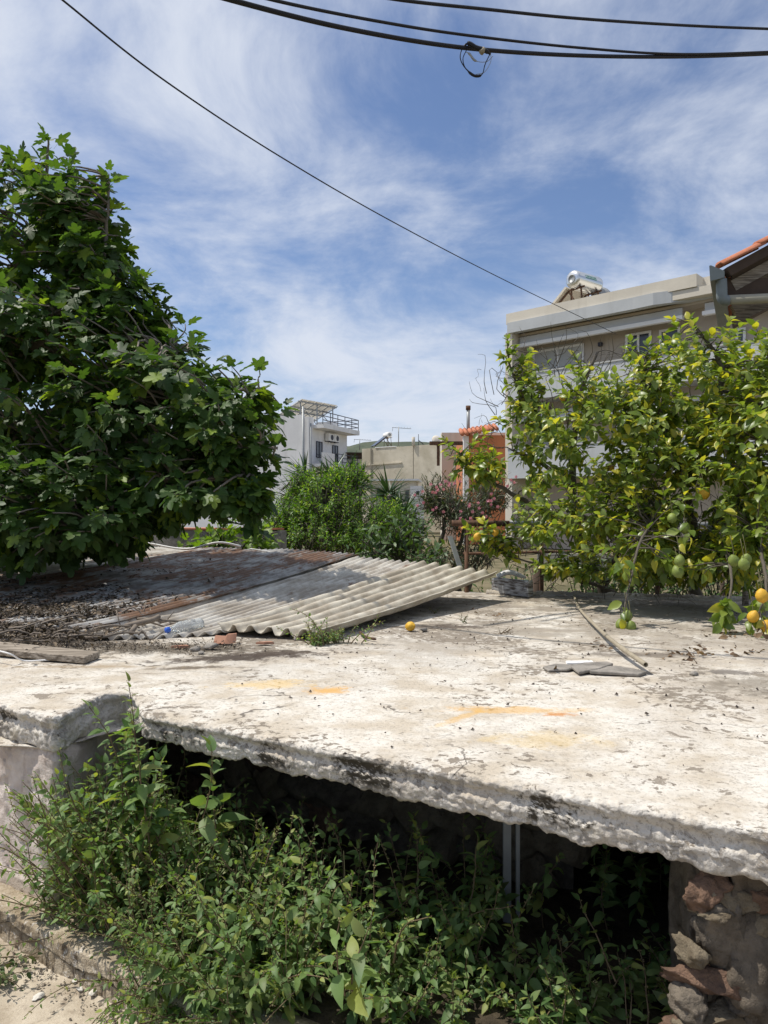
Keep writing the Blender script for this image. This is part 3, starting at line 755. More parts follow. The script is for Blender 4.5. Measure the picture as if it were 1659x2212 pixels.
def protomesh(protos, k, mt, nm='leaf'):
    key = (id(protos), k, mt.name)
    if key not in _pm:
        me = bpy.data.meshes.new(nm); me.from_pydata([tuple(v) for v in protos[k][0]], [], protos[k][1]); me.update()
        me.polygons.foreach_set('use_smooth', [True] * len(me.polygons)); me.materials.append(mt); _pm[key] = me
    return _pm[key]
def grow(fo, protos, mt, parent, nind=0, name='foliage', cell=26, seed=0, part='leaf'):
    """the leaves that show largest become leaf objects, the rest one foliage mesh"""
    P, Fm, S = fo.arrays(); ind = []
    if nind:
        px_ = CX + P[:, 0] / P[:, 1] * F; py_ = CY - (P[:, 2] - CAMZ) / P[:, 1] * F
        ok = (px_ > 0) & (px_ < 1659) & (py_ > 0) & (py_ < 2212)
        best = {}
        for i in np.nonzero(ok)[0]:
            c = (int(px_[i] // cell), int(py_[i] // cell))
            if c not in best or P[i, 1] < P[best[c], 1]: best[c] = i
        cand = sorted(best.values(), key=lambda i: -S[i] / P[i, 1])[:nind]
        ind = cand
        rl = root_loc(parent)
        for i in ind:
            o = bpy.data.objects.new(part, protomesh(protos, i % len(protos), mt, part)); C.objects.link(o); o.parent = parent
            o.location = Vector(P[i]) - rl; o.rotation_euler = Matrix(Fm[i].tolist()).to_euler(); o.scale = (S[i],) * 3
    keep = np.ones(len(P), bool); keep[ind] = False
    if keep.any(): merged(name, protos, P[keep], Fm[keep], S[keep], mt, parent, seed)
def rv(): return Vector(rng.normal(size=3).tolist())
def ellp(c, r, shell=.35):
    """random point in an ellipsoid, biased to the outside; returns point, outward normal"""
    d = rv().normalized(); k = rng.uniform(shell, 1) ** .6
    if rng.random() < .10: k *= rng.uniform(1.05, 1.25)
    p = Vector((c[0] + d.x * r[0] * k, c[1] + d.y * r[1] * k, c[2] + d.z * r[2] * k))
    return p, Vector((d.x / r[0], d.y / r[1], d.z / r[2])).normalized()
UP = Vector((0, 0, 1))
def whorl(fo, p, ax, n, size, spread=1.0, droop=.35, along=.12):
    ax = ax.normalized(); ref = ax.cross(Vector((.3, .5, .8))).normalized(); r2 = ax.cross(ref)
    a0_ = rng.uniform(0, 6.28)
    for k in range(n):
        an = a0_ + k * 2.4; rad = ref * math.cos(an) + r2 * math.sin(an)
        t = k / max(1, n - 1)
        d = (rad * spread * (1.1 - .6 * t) + ax * (.25 + .75 * t) + UP * -droop * rng.uniform(.2, 1.4) + rv() * .15).normalized()
        nn = UP * .9 + ax * .5 + rv() * .35
        fo.add(p - ax * along * (1 - t), d, nn, size * rng.uniform(.65, 1.15) * (1 - .25 * t))
def ell(x, y, d, rx, rz, ry): return (PX(x, y, d), (rx * d / F, ry, rz * d / F))
def nearest(skel, p):
    return min(skel, key=lambda q: (q - p).length_squared + 0.35 * max(0, q.z - p.z) ** 2)
def skeleton(limbs, parent, mt, nm='limb', sides=8):
    pts = []
    for i, (ctrl, r0_, r1_) in enumerate(limbs):
        sp = smoothpath(ctrl, 5 * len(ctrl)); n = len(sp)
        sp = [p + rv() * .25 * (r0_ + (r1_ - r0_) * k / n) for k, p in enumerate(sp)]
        b = MB(); b.tube(sp, [r0_ + (r1_ - r0_) * k / (n - 1) for k in range(n)], sides); b.build('trunk' if i == 0 else nm, mt, parent, smooth=True)
        pts += sp
    return pts
def twig(b, q, p, r0_=.012, r1_=.004, sides=5, bow=.12):
    L = (p - q).length; m1 = q.lerp(p, .35) + rv() * bow * L * .5 + UP * .06 * L; m2 = q.lerp(p, .7) + rv() * bow * L * .5 + UP * .04 * L
    b.tube(smoothpath([q, m1, m2, p], 8), [r0_ + (r1_ - r0_) * k / 7 for k in range(8)], sides, cap=False)

# ------------------------------------------------------------------ fig tree
fb = PX(-330, 1250, 8.6)
fig = thing('fig_tree', (fb.x, fb.y, 0), 'big dark green fig tree with lobed leaves overhanging the rusty sheets', 'tree')
limbs = [([(fb.x, fb.y, 0), PX(-300, 1150, 8.3), PX(-210, 1000, 8.0), PX(-120, 860, 7.8)], .20, .12),
         ([PX(-120, 860, 7.8), PX(0, 620, 7.7), PX(70, 520, 7.6), PX(100, 380, 7.6), PX(105, 300, 7.5)], .05, .008),
         ([PX(-120, 860, 7.8), PX(60, 760, 7.4), PX(200, 660, 7.2), PX(230, 480, 7.2), PX(235, 380, 7.2)], .045, .008),
         ([PX(-210, 1000, 8.0), PX(60, 940, 7.2), PX(260, 880, 6.8), PX(380, 760, 6.6)], .08, .015),
         ([PX(60, 940, 7.2), PX(280, 960, 6.6), PX(430, 920, 6.4), PX(560, 840, 6.3)], .05, .012),
         ([PX(60, 940, 7.2), PX(200, 1010, 6.6), PX(400, 1040, 6.3), PX(530, 1030, 6.1)], .05, .012),
         ([PX(400, 1030, 6.35), PX(480, 985, 6.2), PX(560, 965, 6.1), PX(598, 970, 6.1)], .018, .005),
         ([PX(-210, 1000, 8.0), PX(0, 1060, 7.0), PX(120, 1120, 6.4), PX(240, 1160, 6.1)], .06, .012),
         ([PX(-120, 860, 7.8), PX(-60, 640, 7.8), PX(-40, 450, 7.8), PX(10, 340, 7.7)], .06, .012)]
skel = skeleton(limbs, fig, M_bark)
E = [(*ell(50, 590, 7.6, 195, 245, 1.0), 162), (*ell(150, 480, 7.3, 95, 105, .6), 57), (*ell(215, 600, 7.1, 60, 120, .5), 40), (*ell(275, 690, 6.95, 95, 105, .5), 62), (*ell(120, 810, 7.1, 285, 205, 1.2), 223), (*ell(330, 880, 6.6, 205, 165, .9), 119), (*ell(490, 925, 6.3, 115, 130, .55), 51),
     (*ell(130, 1085, 6.4, 270, 140, 1.0), 230), (*ell(430, 1040, 6.2, 140, 85, .6), 35), (*ell(540, 1070, 6.05, 38, 75, .2), 18), (*ell(-220, 820, 7.6, 280, 430, 1.6), 108),
     (*ell(60, 1150, 7.2, 260, 90, 1.0), 122), (*ell(345, 1090, 6.6, 70, 60, .4), 27)]
fo = Foliage(); tw = MB()
for c, r, n in E:
    for _ in range(n):
        p, nn = ellp(c, r, .45)
        if p.z < 1.12: continue
        q = nearest(skel, p)
        ax = (nn * .6 + (p - q).normalized() * .6 + UP * .25).normalized()
        if (p - q).length < 1.3: twig(tw, q, p, .012, .005)
        else: twig(tw, p - ax * .35, p, .008, .005)
        whorl(fo, p, ax, int(rng.integers(8, 12)), rng.uniform(.115, .172), 1.0, .55, .22)
for x, y, d in ((100, 300, 7.5), (40, 335, 7.6), (15, 345, 7.7), (235, 375, 7.2), (150, 345, 7.3), (215, 400, 7.2), (255, 450, 7.2), (270, 520, 7.2), (310, 620, 7.0), (560, 800, 6.3), (500, 790, 6.4), (610, 880, 6.2), (600, 965, 6.1), (545, 1110, 6.0), (400, 700, 6.7), (420, 745, 6.6)):
    p = PX(x, y, d); q = nearest(skel, p); twig(tw, q, p, .01, .004); whorl(fo, p, (p - q).normalized() * .4 + UP * .6, 7, .155, .9, .3, .15)
# hanging low leaves at the rim over the sheets
for x, y, d in ((545, 1120, 6.0), (520, 1085, 6.0), (405, 1105, 6.2), (365, 1110, 6.3), (250, 1180, 6.2), (300, 1165, 6.2), (150, 1200, 6.3), (60, 1215, 6.4), (450, 1070, 6.1)):
    p = PX(x, y, d); q = nearest(skel, p); twig(tw, q, p, .008, .003); whorl(fo, p, Vector((.2, -.4, -.8)), 8, .17, .5, .8, .2)
tw.build('twigs', M_bark, fig, smooth=True, kind='stuff')
grow(fo, PF, M_fig, fig, 300, cell=24)

# ------------------------------------------------------------------ lemon tree
lb = PX(1330, 1300, 7.3)
lem = thing('lemon_tree', (lb.x, lb.y, 0), 'yellow-green lemon tree with lemons, leaning over the fence pipe and slab', 'tree')
limbs = [([(lb.x, lb.y, 0), PX(1300, 1270, 7.2), PX(1240, 1130, 7.0), PX(1238, 1000, 6.9), PX(1250, 870, 6.8), PX(1290, 760, 6.8)], .06, .012),
         ([PX(1245, 1150, 7.0), PX(1130, 1080, 7.0), PX(1040, 1025, 7.0), PX(975, 960, 7.0)], .03, .006),
         ([PX(1238, 1060, 6.95), PX(1170, 1000, 6.9), PX(1110, 975, 6.9)], .025, .012),
         ([PX(1240, 1000, 6.9), PX(1160, 900, 6.8), PX(1105, 800, 6.8), PX(1095, 720, 6.8)], .022, .004),
         ([PX(1500, 1330, 6.9), PX(1500, 1200, 6.6), PX(1480, 1050, 6.3), PX(1430, 900, 6.2), PX(1390, 780, 6.2)], .055, .010),
         ([PX(1480, 1050, 6.3), PX(1530, 920, 6.1), PX(1560, 800, 6.0), PX(1500, 700, 6.1)], .04, .008),
         ([PX(1500, 1200, 6.6), PX(1590, 1080, 5.9), PX(1640, 960, 5.6), PX(1660, 800, 5.6)], .04, .008),
         ([PX(1480, 1100, 6.3), PX(1420, 1120, 5.8), PX(1380, 1180, 5.3), PX(1352, 1300, 5.0)], .018, .004),
         ([PX(1500, 1150, 6.4), PX(1560, 1180, 5.6), PX(1580, 1250, 5.0), PX(1568, 1320, 4.8)], .018, .004),
         ([PX(1590, 1080, 5.9), PX(1640, 1180, 5.2), PX(1655, 1270, 4.8), PX(1640, 1320, 4.7)], .018, .004),
         ([PX(1300, 1270, 7.2), PX(1350, 1150, 6.9), PX(1370, 1000, 6.6), PX(1340, 850, 6.6)], .035, .008),
         ([PX(1330, 1280, 7.1), PX(1200, 1230, 6.8), PX(1090, 1200, 6.9)], .02, .005)]
skel = skeleton(limbs, lem, M_lbark)
E = [(*ell(1500, 850, 6.2, 165, 150, .8), 193, .3), (*ell(1310, 930, 6.2, 190, 160, .7), 193, .3), (*ell(1150, 900, 6.8, 62, 165, .4), 61, .1), (*ell(1540, 1030, 5.8, 190, 150, .7), 209, .3),
     (*ell(1270, 1100, 6.1, 170, 85, .6), 113, .2), (*ell(1035, 1000, 7.0, 75, 50, .3), 25, .1), (*ell(1650, 920, 5.4, 120, 220, .6), 129, .3), (*ell(1430, 1185, 5.7, 180, 70, .5), 74, .1),
     (*ell(1430, 1235, 6.2, 200, 40, .4), 80, .1), (*ell(1240, 1215, 6.7, 100, 40, .3), 34, .1), (*ell(1620, 1160, 5.3, 70, 90, .4), 30, .1), (*ell(1090, 1150, 6.9, 100, 45, .3), 32, .1), (*ell(1610, 1210, 5.6, 60, 80, .4), 32, .1), (*ell(1800, 1000, 5.8, 120, 260, .8), 97, .3)]
fo = Foliage(); tw = MB()
for c, r, n, sh in E:
    for _ in range(n):
        p, nn = ellp(c, r, sh)
        if p.z < .95: continue
        q = nearest(skel, p); ax = (nn * .5 + (p - q).normalized() * .5 + UP * .35).normalized()
        if (p - q).length < .42: twig(tw, q, p, .006, .002, 4)
        else: twig(tw, p - ax * .25, p, .004, .002, 4)
        whorl(fo, p, ax, int(rng.integers(8, 13)), rng.uniform(.080, .112), .95, .2, .16)
for x, y, d in ((1095, 730, 6.8), (1110, 755, 6.8), (1130, 780, 6.8), (1085, 770, 6.8), (1450, 690, 6.1), (1490, 690, 6.1), (1580, 690, 6.0), (1630, 700, 5.7), (1540, 720, 6.0), (1240, 770, 6.8), (1250, 800, 6.8), (1400, 740, 6.2), (1360, 730, 6.3),
                (960, 950, 7.0), (980, 970, 7.0), (1010, 985, 7.0), (1025, 950, 7.0), (1050, 935, 7.0), (1075, 905, 6.9)):
    p = PX(x, y, d); q = nearest(skel, p); twig(tw, q, p, .005, .002, 4); whorl(fo, p, (p - q).normalized() * .5 + UP * .5, 10, .108, .9, .15, .14)
# low hanging sprays over the slab, bigger leaves
for x, y, d, n in ((1350, 1235, 5.0, 5), (1330, 1215, 5.1, 3), (1568, 1330, 4.75, 14), (1560, 1350, 4.75, 8), (1640, 1330, 4.7, 8), (1620, 1355, 4.65, 6), (1490, 1160, 5.2, 5), (1520, 1240, 5.3, 4), (1345, 1335, 4.95, 4), (1655, 1370, 4.6, 5), (1470, 1175, 5.3, 3)):
    p = PX(x, y, d); q = nearest(skel, p); twig(tw, q, p, .006, .002, 4); whorl(fo, p, Vector((-.1, -.4, -.5)), n, .115, 1.0, .35, .12)
# bare dead twigs
for _ in range(330):
    k = rng.choice([0, 0, 0, 1, 1, 1, 2, 2, 3]) if _ % 3 else rng.integers(0, 3); c, r = (ell(1230, 1190, 6.8, 190, 60, .5), ell(1500, 1170, 6.2, 170, 80, .5), ell(1290, 850, 6.7, 190, 110, .5), ell(1080, 900, 7.0, 40, 90, .2))[k]
    p, nn = ellp(c, r, .1); d_ = (nn * .6 + rv() * .5 + UP * .3).normalized() * rng.uniform(.15, .5)
    twig(tw, p, p + d_, .004, .0012, 4, .25)
    if rng.random() < .6: twig(tw, p + d_ * .6, p + d_ * .6 + rv() * .09, .002, .001, 3)
tw.build('twigs', M_lbark, lem, smooth=True, kind='stuff')
grow(fo, PL, M_lemon, lem, 300, cell=20)
prof_l = [(.002, -.62), (.10, -.58), (.20, -.50), (.36, -.36), (.47, -.12), (.49, .06), (.44, .28), (.30, .45), (.14, .53), (.09, .60), (.002, .64)]
b = MB(); b.lathe(prof_l, None, 14); lmesh = b.build('lemon', M_lemfruit, lem, True); me_y = lmesh.data; bpy.data.objects.remove(lmesh)
me_g = me_y.copy(); me_g.materials.clear(); me_g.materials.append(M_lime)
for (x, y, d, sz, gr) in ((1217, 858, 6.5, 24, 0), (1031, 1159, 6.6, 22, 0), (1070, 1149, 6.6, 22, 0), (1296, 1157, 6.2, 26, 0), (1368, 1169, 6.2, 22, 0), (1521, 1066, 5.4, 34, 0), (1646, 1287, 4.6, 38, 0), (1627, 1332, 4.6, 34, 0), (1655, 1352, 4.6, 34, 0),
                          (1452, 1119, 5.2, 30, 1), (1480, 1141, 5.2, 32, 1), (1468, 1211, 5.0, 32, 1), (1464, 1235, 5.05, 34, 1), (1585, 1211, 4.9, 34, 1), (1607, 1219, 4.8, 34, 1), (1612, 1208, 4.95, 32, 1), (1354, 1331, 4.95, 34, 1), (1363, 1353, 4.9, 32, 1), (1341, 1350, 4.95, 32, 1),
                          (1355, 948, 6.0, 28, 1), (1644, 1310, 4.7, 36, 1), (1500, 1010, 5.6, 26, 1), (1600, 1000, 5.3, 28, 1), (1320, 1010, 6.3, 20, 0)):
    d += .22 if d > 5.1 else .05
    p = PX(x, y, d)
    put(me_g if gr else me_y, 'lemon', None, p, (R(180) + random.uniform(-.5, .5), random.uniform(-.5, .5), random.uniform(0, 6)), sz * (.74 if not gr else .72) * d / F, lem)
    st_ = MB(); st_.tube(smoothpath([p + Vector((0, 0, .02)), p + Vector((.005, .02, .07)), p + Vector((.0, .05, .16))], 6), .0022, 4); st_.build('stalk', M_gstem, lem, True)

# ------------------------------------------------------------------ weeds in the bed
wstem = MB(); wseed = MB()
def weed_stem(fo, p0, d0, L, nl, size, b, seeds=None, gravity=.25, r=.0028):
    pts = [Vector(p0)]; d = Vector(d0).normalized(); n = 9
    for k in range(n):
        d = (d + rv() * .10 + Vector((0, 0, -gravity / n))).normalized(); pts.append(pts[-1] + d * L / n)
    b.tube(pts, [r * (1 - .65 * k / n) for k in range(n + 1)], 4, cap=False)
    a = rng.uniform(0, 6.28)
    for k in range(nl):
        t = .12 + .88 * k / (nl - 1); f = t * n; i = min(int(f), n - 1); p = pts[i].lerp(pts[i + 1], f - i)
        ax = (pts[i + 1] - pts[i]).normalized(); rf = ax.cross(Vector((.2, .9, .3))).normalized(); r2 = ax.cross(rf)
        a += 2.4; rad = rf * math.cos(a) + r2 * math.sin(a)
        da = (rad * (1.15 - .7 * t ** 4) + ax * (.25 + .8 * t ** 3) + UP * .12 - UP * rng.uniform(0, .55) + rv() * .15).normalized()
        fo.add(p + rad * .004, da, UP + rad * .4 + rv() * .35, size * rng.uniform(.55, 1.2) * (1 - .5 * t ** 2))
        if seeds is not None and rng.random() < .35:
            for _ in range(3):
                q = p + rv() * .004
                s_ = rng.uniform(.0015, .003); seeds.add([q + Vector(v) * s_ for v in ((1, 0, 0), (0, 1, 0), (-1, 0, 0), (0, -1, 0), (0, 0, 1), (0, 0, -1))], [(0, 1, 4), (1, 2, 4), (2, 3, 4), (3, 0, 4), (1, 0, 5), (2, 1, 5), (3, 2, 5), (0, 3, 5)])
    return pts
inn = -lnrm
def bed(u, v): 
    p = Vector((-1.28, 2.69, 0.05)) + ldir * u + inn * v; return p
fo = Foliage()
for i in range(760):
    u = rng.uniform(-.02, 2.0)
    vmin = .09 if u < .55 else (.02 if u < 1.05 else .02 + (u - 1.05) * 1.5)
    v = vmin + rng.uniform(0, .60) ** 1.0
    if u > 1.10 and rng.random() < min(.93, .35 + (u - 1.10) * 1.4): continue
    hgt = rng.uniform(.28, .54) * (.72 if v < vmin + .10 else 1.0)
    if v > .42: hgt = min(hgt, .44)
    if u < .45 and .12 < v < .40 and rng.random() < .6: hgt = rng.uniform(.42, .66)
    lean = lnrm * rng.uniform(.0, .45 if u < .6 else .6) + rv() * .25
    size = rng.uniform(.028, .054) * (1 + .25 * max(0, u - .4))
    if u < .75 and v < .32: size *= rng.uniform(.5, .8)
    weed_stem(fo, bed(u, v), UP + lean, hgt, int(rng.integers(18, 30)), size, wstem, wseed, .45)
for i in range(85):           # tall growth climbing to the notch in the slab
    u, v = rng.uniform(-.02, .46), rng.uniform(.16, .40)
    weed_stem(fo, bed(u, v), UP + lnrm * rng.uniform(.0, .25) + rv() * .16, rng.uniform(.42, .66) * (1 - .35 * max(0, u - .25) / .2), int(rng.integers(20, 30)), rng.uniform(.045, .072), wstem, wseed, .25)
for i in range(85):           # low shaded growth at the mouth of the hollow
    d_ = rng.uniform(2.12, 2.45); p = PX(rng.uniform(820, 1490), 0, d_); p.z = .05
    weed_stem(fo, p, UP + rv() * .35, rng.uniform(.08, .22), int(rng.integers(10, 18)), rng.uniform(.035, .062), wstem, wseed, .4)
for i in range(46):           # dry bare stems among them
    u, v = rng.uniform(0, 1.2), rng.uniform(.1, .5); p = bed(u, v); d_ = (UP + lnrm * rng.uniform(0, .7) + rv() * .35).normalized() * rng.uniform(.25, .45)
    wseed.tube(smoothpath([p, p + d_ * .5 + rv() * .02, p + d_ + rv() * .03], 6), [.002, .0018, .0016, .0014, .0012, .001], 3, cap=False)
# low fringe spilling over the ledge
for i in range(60):
    u = rng.uniform(.62, 1.3); weed_stem(fo, bed(u, rng.uniform(-.03, .06)), UP * .6 + lnrm * rng.uniform(.3, 1.0) + rv() * .3, rng.uniform(.10, .24), 14, rng.uniform(.022, .036), wstem, wseed, 1.0)
weeds = wstem.build('weeds', M_wstem, smooth=True, kind='stuff', label='dense mass of green pellitory weeds filling the bed below the slab', cat='weeds')
wseed.build('seed_heads', M_seed, weeds, kind='stuff')
P_, F_, S_ = fo.arrays(); merged('leaves', PW, P_, F_, S_, M_weed, weeds, 3)
def plant(name, base, stems, size, nl, label, group=None, mt=M_weed, protos=PW, seeds=True, grav=.25, nind=90):
    t = thing(name, base, label, 'plant', group); f2 = Foliage(); b = MB(); sb = MB(); nst = len(stems)
    for (p0, d0, L) in stems:
        b = MB(); weed_stem(f2, p0, d0, L, nl, size, b, sb if seeds else None, grav, .0035); b.build('stem', M_wstem, t, True)
    if sb.v: sb.build('seed_heads', M_seed, t, kind='stuff')
    grow(f2, protos, mt, t, nind, 'small_leaves', 6); return t
GW = 'tall weed stalks'
def stalk_to(px_top, py_top, d, base_px, base_py, bd, size, nl, label, wig=.0, extra=()):
    tp, bp_ = PX(px_top, py_top, d), PX(base_px, base_py, bd)
    st = [(bp_, (tp - bp_) + UP * .08, (tp - bp_).length * 1.03)]
    for (x, y, dd, x2, y2, d2) in extra:
        a_, c_ = PX(x, y, dd), PX(x2, y2, d2); st.append((c_, a_ - c_ + UP * .05, (a_ - c_).length * 1.03))
    plant('weed_stalk', bp_, st, size, nl, label, GW, grav=.12)
stalk_to(300, 1462, 2.66, 325, 1850, 2.58, .075, 34, 'tallest weed stalk, rising past the slab edge at the notch', extra=((258, 1510, 2.68, 300, 1840, 2.6), (222, 1575, 2.68, 270, 1830, 2.6), (325, 1580, 2.64, 350, 1850, 2.6), (285, 1540, 2.66, 320, 1850, 2.6), (350, 1640, 2.72, 380, 1850, 2.66), (255, 1620, 2.72, 290, 1850, 2.66)))
stalk_to(445, 1600, 2.62, 430, 1850, 2.6,   .10, 14, 'weed stalk with large pale heart-shaped leaves just under the slab edge', extra=((480, 1660, 2.7, 470, 1850, 2.65),))
stalk_to(40, 1705, 2.52, 160, 1900, 2.62, .036, 18, 'thin weed stalk leaning across the pink plaster wall', extra=((12, 1790, 2.5, 130, 1910, 2.6), (105, 1640, 2.58, 200, 1830, 2.65)))
stalk_to(670, 1820, 2.30, 640, 2000, 2.36, .055, 20, 'sunlit leafy weed stalk beside the shadow, upright tip', extra=((700, 1880, 2.25, 690, 2040, 2.3),))
stalk_to(855, 1890, 2.15, 850, 2080, 2.2, .038, 16, 'slim weed stalk with a star-shaped leaf tip at the shadow edge')
stalk_to(700, 2000, 1.95, 745, 2150, 2.0, .085, 10, 'pale broad-leaved weed in the sun near the bottom of the bed', extra=((765, 2010, 1.95, 760, 2160, 2.0),))
stalk_to(1000, 1800, 2.55, 1010, 2010, 2.5, .075, 14, 'shaded weed stalk in front of the hollow beside the metal uprights', extra=((900, 1790, 2.6, 905, 2000, 2.5),))
stalk_to(1280, 1920, 2.3, 1330, 2120, 2.2, .065, 12, 'lone shaded weed stalk in the dark hollow near the stone pier')
stalk_to(1400, 2060, 2.2, 1400, 2230, 2.15, .05, 12, 'low shaded weed growing at the foot of the stone pier', extra=((1350, 2090, 2.25, 1360, 2240, 2.15), (1200, 2020, 2.4, 1210, 2180, 2.3), (1120, 2050, 2.4, 1120, 2180, 2.3)))
stalk_to(1100, 1960, 2.45, 1080, 2150, 2.35, .06, 16, 'drooping shaded weed in the middle of the dark hollow', extra=((1180, 1990, 2.45, 1150, 2160, 2.35), (980, 1950, 2.5, 1000, 2150, 2.4)))
# plant growing on the slab by the sheets
b0 = PZ(712, 1391, .77)
st = [(b0 + Vector((rng.uniform(-.12, .12), rng.uniform(-.06, .06), 0)), UP * .5 + rv() * .45 + Vector((0, 0, .3)), rng.uniform(.07, .17)) for _ in range(26)]
st += [(b0 + Vector((-.03, .02, 0)), PX(690, 1285, 4.4) - b0, .30), (b0 + Vector((.12, 0, 0)), Vector((.3, .1, .45)), .24), (b0 + Vector((.18, .02, 0)), Vector((.5, .1, .6)), .2), (b0 + Vector((-.12, 0, 0)), Vector((-.6, .1, .5)), .2)]
plant('weed_clump', b0, st, .026, 16, 'small weed clump with one tall stalk growing on the slab by the sheet', nind=120)
for (x, y, lab) in ((1085, 1368, 'tiny reddish seedling on the slab right of the fallen lemon'), (1000, 1345, 'tiny weed tuft on the dark stain behind the fallen lemon'), (940, 1325, 'tiny weed tuft at the sheet edge')):
    p = PZ(x, y, .77); plant('seedling', p, [(p + rv() * .01, UP + rv() * .5, .06) for _ in range(4)], .018, 7, lab, 'seedlings on the slab', M_wilt if x < 1050 else M_dryleaf, nind=12, seeds=False)

# ------------------------------------------------------------------ garden shrubs behind the sheets
def shrub(name, loc, label, cat, ells, protos, mt, size, perp, nind, stem_mt=M_lbark, spread=.9, droop=.2, group=None, cellsz=14):
    t = thing(name, loc, label, cat, group); f2 = Foliage(); tb = MB()
    base = Vector(loc); 
    for c, r, n in ells:
        for _ in range(n):
            p, nn = ellp(c, r, .3)
            if p.z < 0.15: continue
            ax = (nn + UP * .5 + rv() * .3).normalized()
            twig(tb, p - ax * .4 - UP * .1, p, .008, .003, 3); whorl(f2, p, ax, perp, size, spread, droop, size * 3)
        twig(tb, base, Vector(c), .05, .02, 5)
    tb.build('branches', stem_mt, t, True, kind='stuff'); grow(f2, protos, mt, t, nind, 'foliage', cellsz); return t
shrub('pomegranate_bush', (PX(720, 1200, 12).x, 12, 0), 'bright green fine-leaved bush in the middle behind the sheets', 'bush',
      [(*ell(720, 1085, 12, 90, 75, 1.0), 260), (*ell(690, 1150, 11.6, 125, 60, 1.0), 260), (*ell(640, 1110, 12, 60, 70, .7), 110), (*ell(790, 1140, 11.8, 75, 65, .8), 150), (*ell(645, 1040, 12.3, 28, 55, .4), 44), (*ell(755, 1025, 12.2, 55, 38, .5), 90), (*ell(700, 1035, 12.2, 50, 32, .5), 70), (*ell(600, 1170, 11.4, 50, 35, .6), 60), (*ell(610, 1120, 11.8, 45, 60, .5), 90), (*ell(565, 1150, 11.6, 45, 45, .5), 70), (*ell(830, 1110, 12.0, 50, 45, .5), 80)], PP, M_pom, .075, 14, 200, cellsz=11)
shrub('broadleaf_shrub', (PX(860, 1200, 9.6).x, 9.6, 0), 'grey-green shrub with long leaves between the bright bush and the pipe', 'bush',
      [(*ell(850, 1165, 9.6, 70, 40, .5), 70), (*ell(885, 1130, 9.9, 50, 40, .5), 50), (*ell(800, 1195, 9.2, 45, 16, .3), 26), (*ell(920, 1200, 9.2, 55, 30, .5), 36)], PS, M_shrub, .13, 8, 160, cellsz=14)
ole = shrub('oleander_bush', (PX(1000, 1150, 12.5).x, 12.5, 0), 'oleander bush with pink flowers left of the orange wall', 'bush',
      [(*ell(1000, 1085, 12.5, 95, 75, .8), 190), (*ell(1060, 1060, 12.8, 60, 50, .6), 80), (*ell(940, 1070, 12.6, 50, 55, .5), 70), (*ell(1000, 1190, 12.2, 100, 50, .6), 80)], PO, M_ole, .13, 10, 60, cellsz=16)
PFl = [blade([(.4, .3), (.75, .34)], .1, .3, .03, 70)]
f2 = Foliage()
for c, n in (((930, 1060), 12), ((960, 1050), 6), ((1070, 1080), 14), ((1000, 1130), 10), ((1090, 1040), 8), ((1040, 1010), 8), ((905, 1090), 6), ((1020, 1095), 6), ((985, 1040), 6), ((1060, 1120), 10), ((1010, 1115), 8), ((950, 1100), 6)):
    for _ in range(int(n * .6)):
        p = PX(c[0] + rng.normal() * 14, c[1] + rng.normal() * 9, 11.7 + rng.uniform(-.2, .3))
        for k in range(5):
            an = k * 1.257; f2.add(p, Vector((math.cos(an), -.3, math.sin(an))), Vector((0, -1, .4)) + rv() * .3, .028)
grow(f2, PFl, M_pink, ole, 60, 'blossom', 8, part='flower_petal')
vn = shrub('grape_vine', (PX(470, 1190, 9.6).x, 9.6, .6), 'light green vine leaves climbing over the grey garden wall', 'vine', [(*ell(475, 1160, 9.4, 50, 22, .3), 24), (*ell(560, 1165, 9.5, 45, 26, .3), 20), (*ell(430, 1175, 9.5, 25, 14, .3), 8)], PV, M_vine, .12, 5, 60, cellsz=14)
def yucca(x, y, d, size, n, label, head2=()):
    p0 = PX(x, y, d); t = thing('yucca_plant', (p0.x, p0.y, 0), label, 'yucca', 'yuccas behind the bright bush')
    f2 = Foliage(); b = MB(); b.tube([(p0.x, p0.y, 0), (p0.x + .05, p0.y, p0.z * .6), tuple(p0)], [.16, .13, .10], 8); b.build('trunk', M_bark, t, True)
    for c in [p0] + [PX(*h) for h in head2]:
        if c is not p0:
            b = MB(); b.tube([(p0.x, p0.y, p0.z * .4), c.lerp(p0, .4) - UP * .3, c], [.12, .1, .08], 7); b.build('trunk', M_bark, t, True)
        for _ in range(n):
            d_ = rv().normalized(); d_.z = abs(d_.z) * 1.1 - .35 if rng.random() < .8 else d_.z
            f2.add(c + d_ * .08, d_, UP + rv() * .2, size * rng.uniform(.75, 1.1))
    grow(f2, PY, M_yucca, t, 60, 'blades', 8, part='leaf_blade')
yucca(690, 1062, 16, .66, 90, 'wide clump of spiky yucca heads in front of the white house', ((640, 1085, 16), (745, 1040, 16.3), (775, 1055, 16), (660, 1038, 16.4), (715, 1036, 16.2)))
yucca(852, 1100, 14.5, .55, 90, 'spiky yucca standing before the concrete wall, right of the bright bush', ((870, 1120, 13.6), (840, 1070, 14.2)))
# low green growth beyond the fence so the garden is not bare
shrub('garden_hedge', (3.2, 9.2, 0), 'low dark green growth under the lemon tree beyond the fence pipe', 'hedge', [((1.5, 8.3, .55), (.7, .4, .45), 90), ((2.6, 8.2, .65), (.9, .4, .55), 140), ((3.6, 8.0, .7), (.9, .4, .55), 120), ((4.6, 7.8, .8), (.8, .5, .6), 80)], PS, M_shrub, .11, 9, 0)

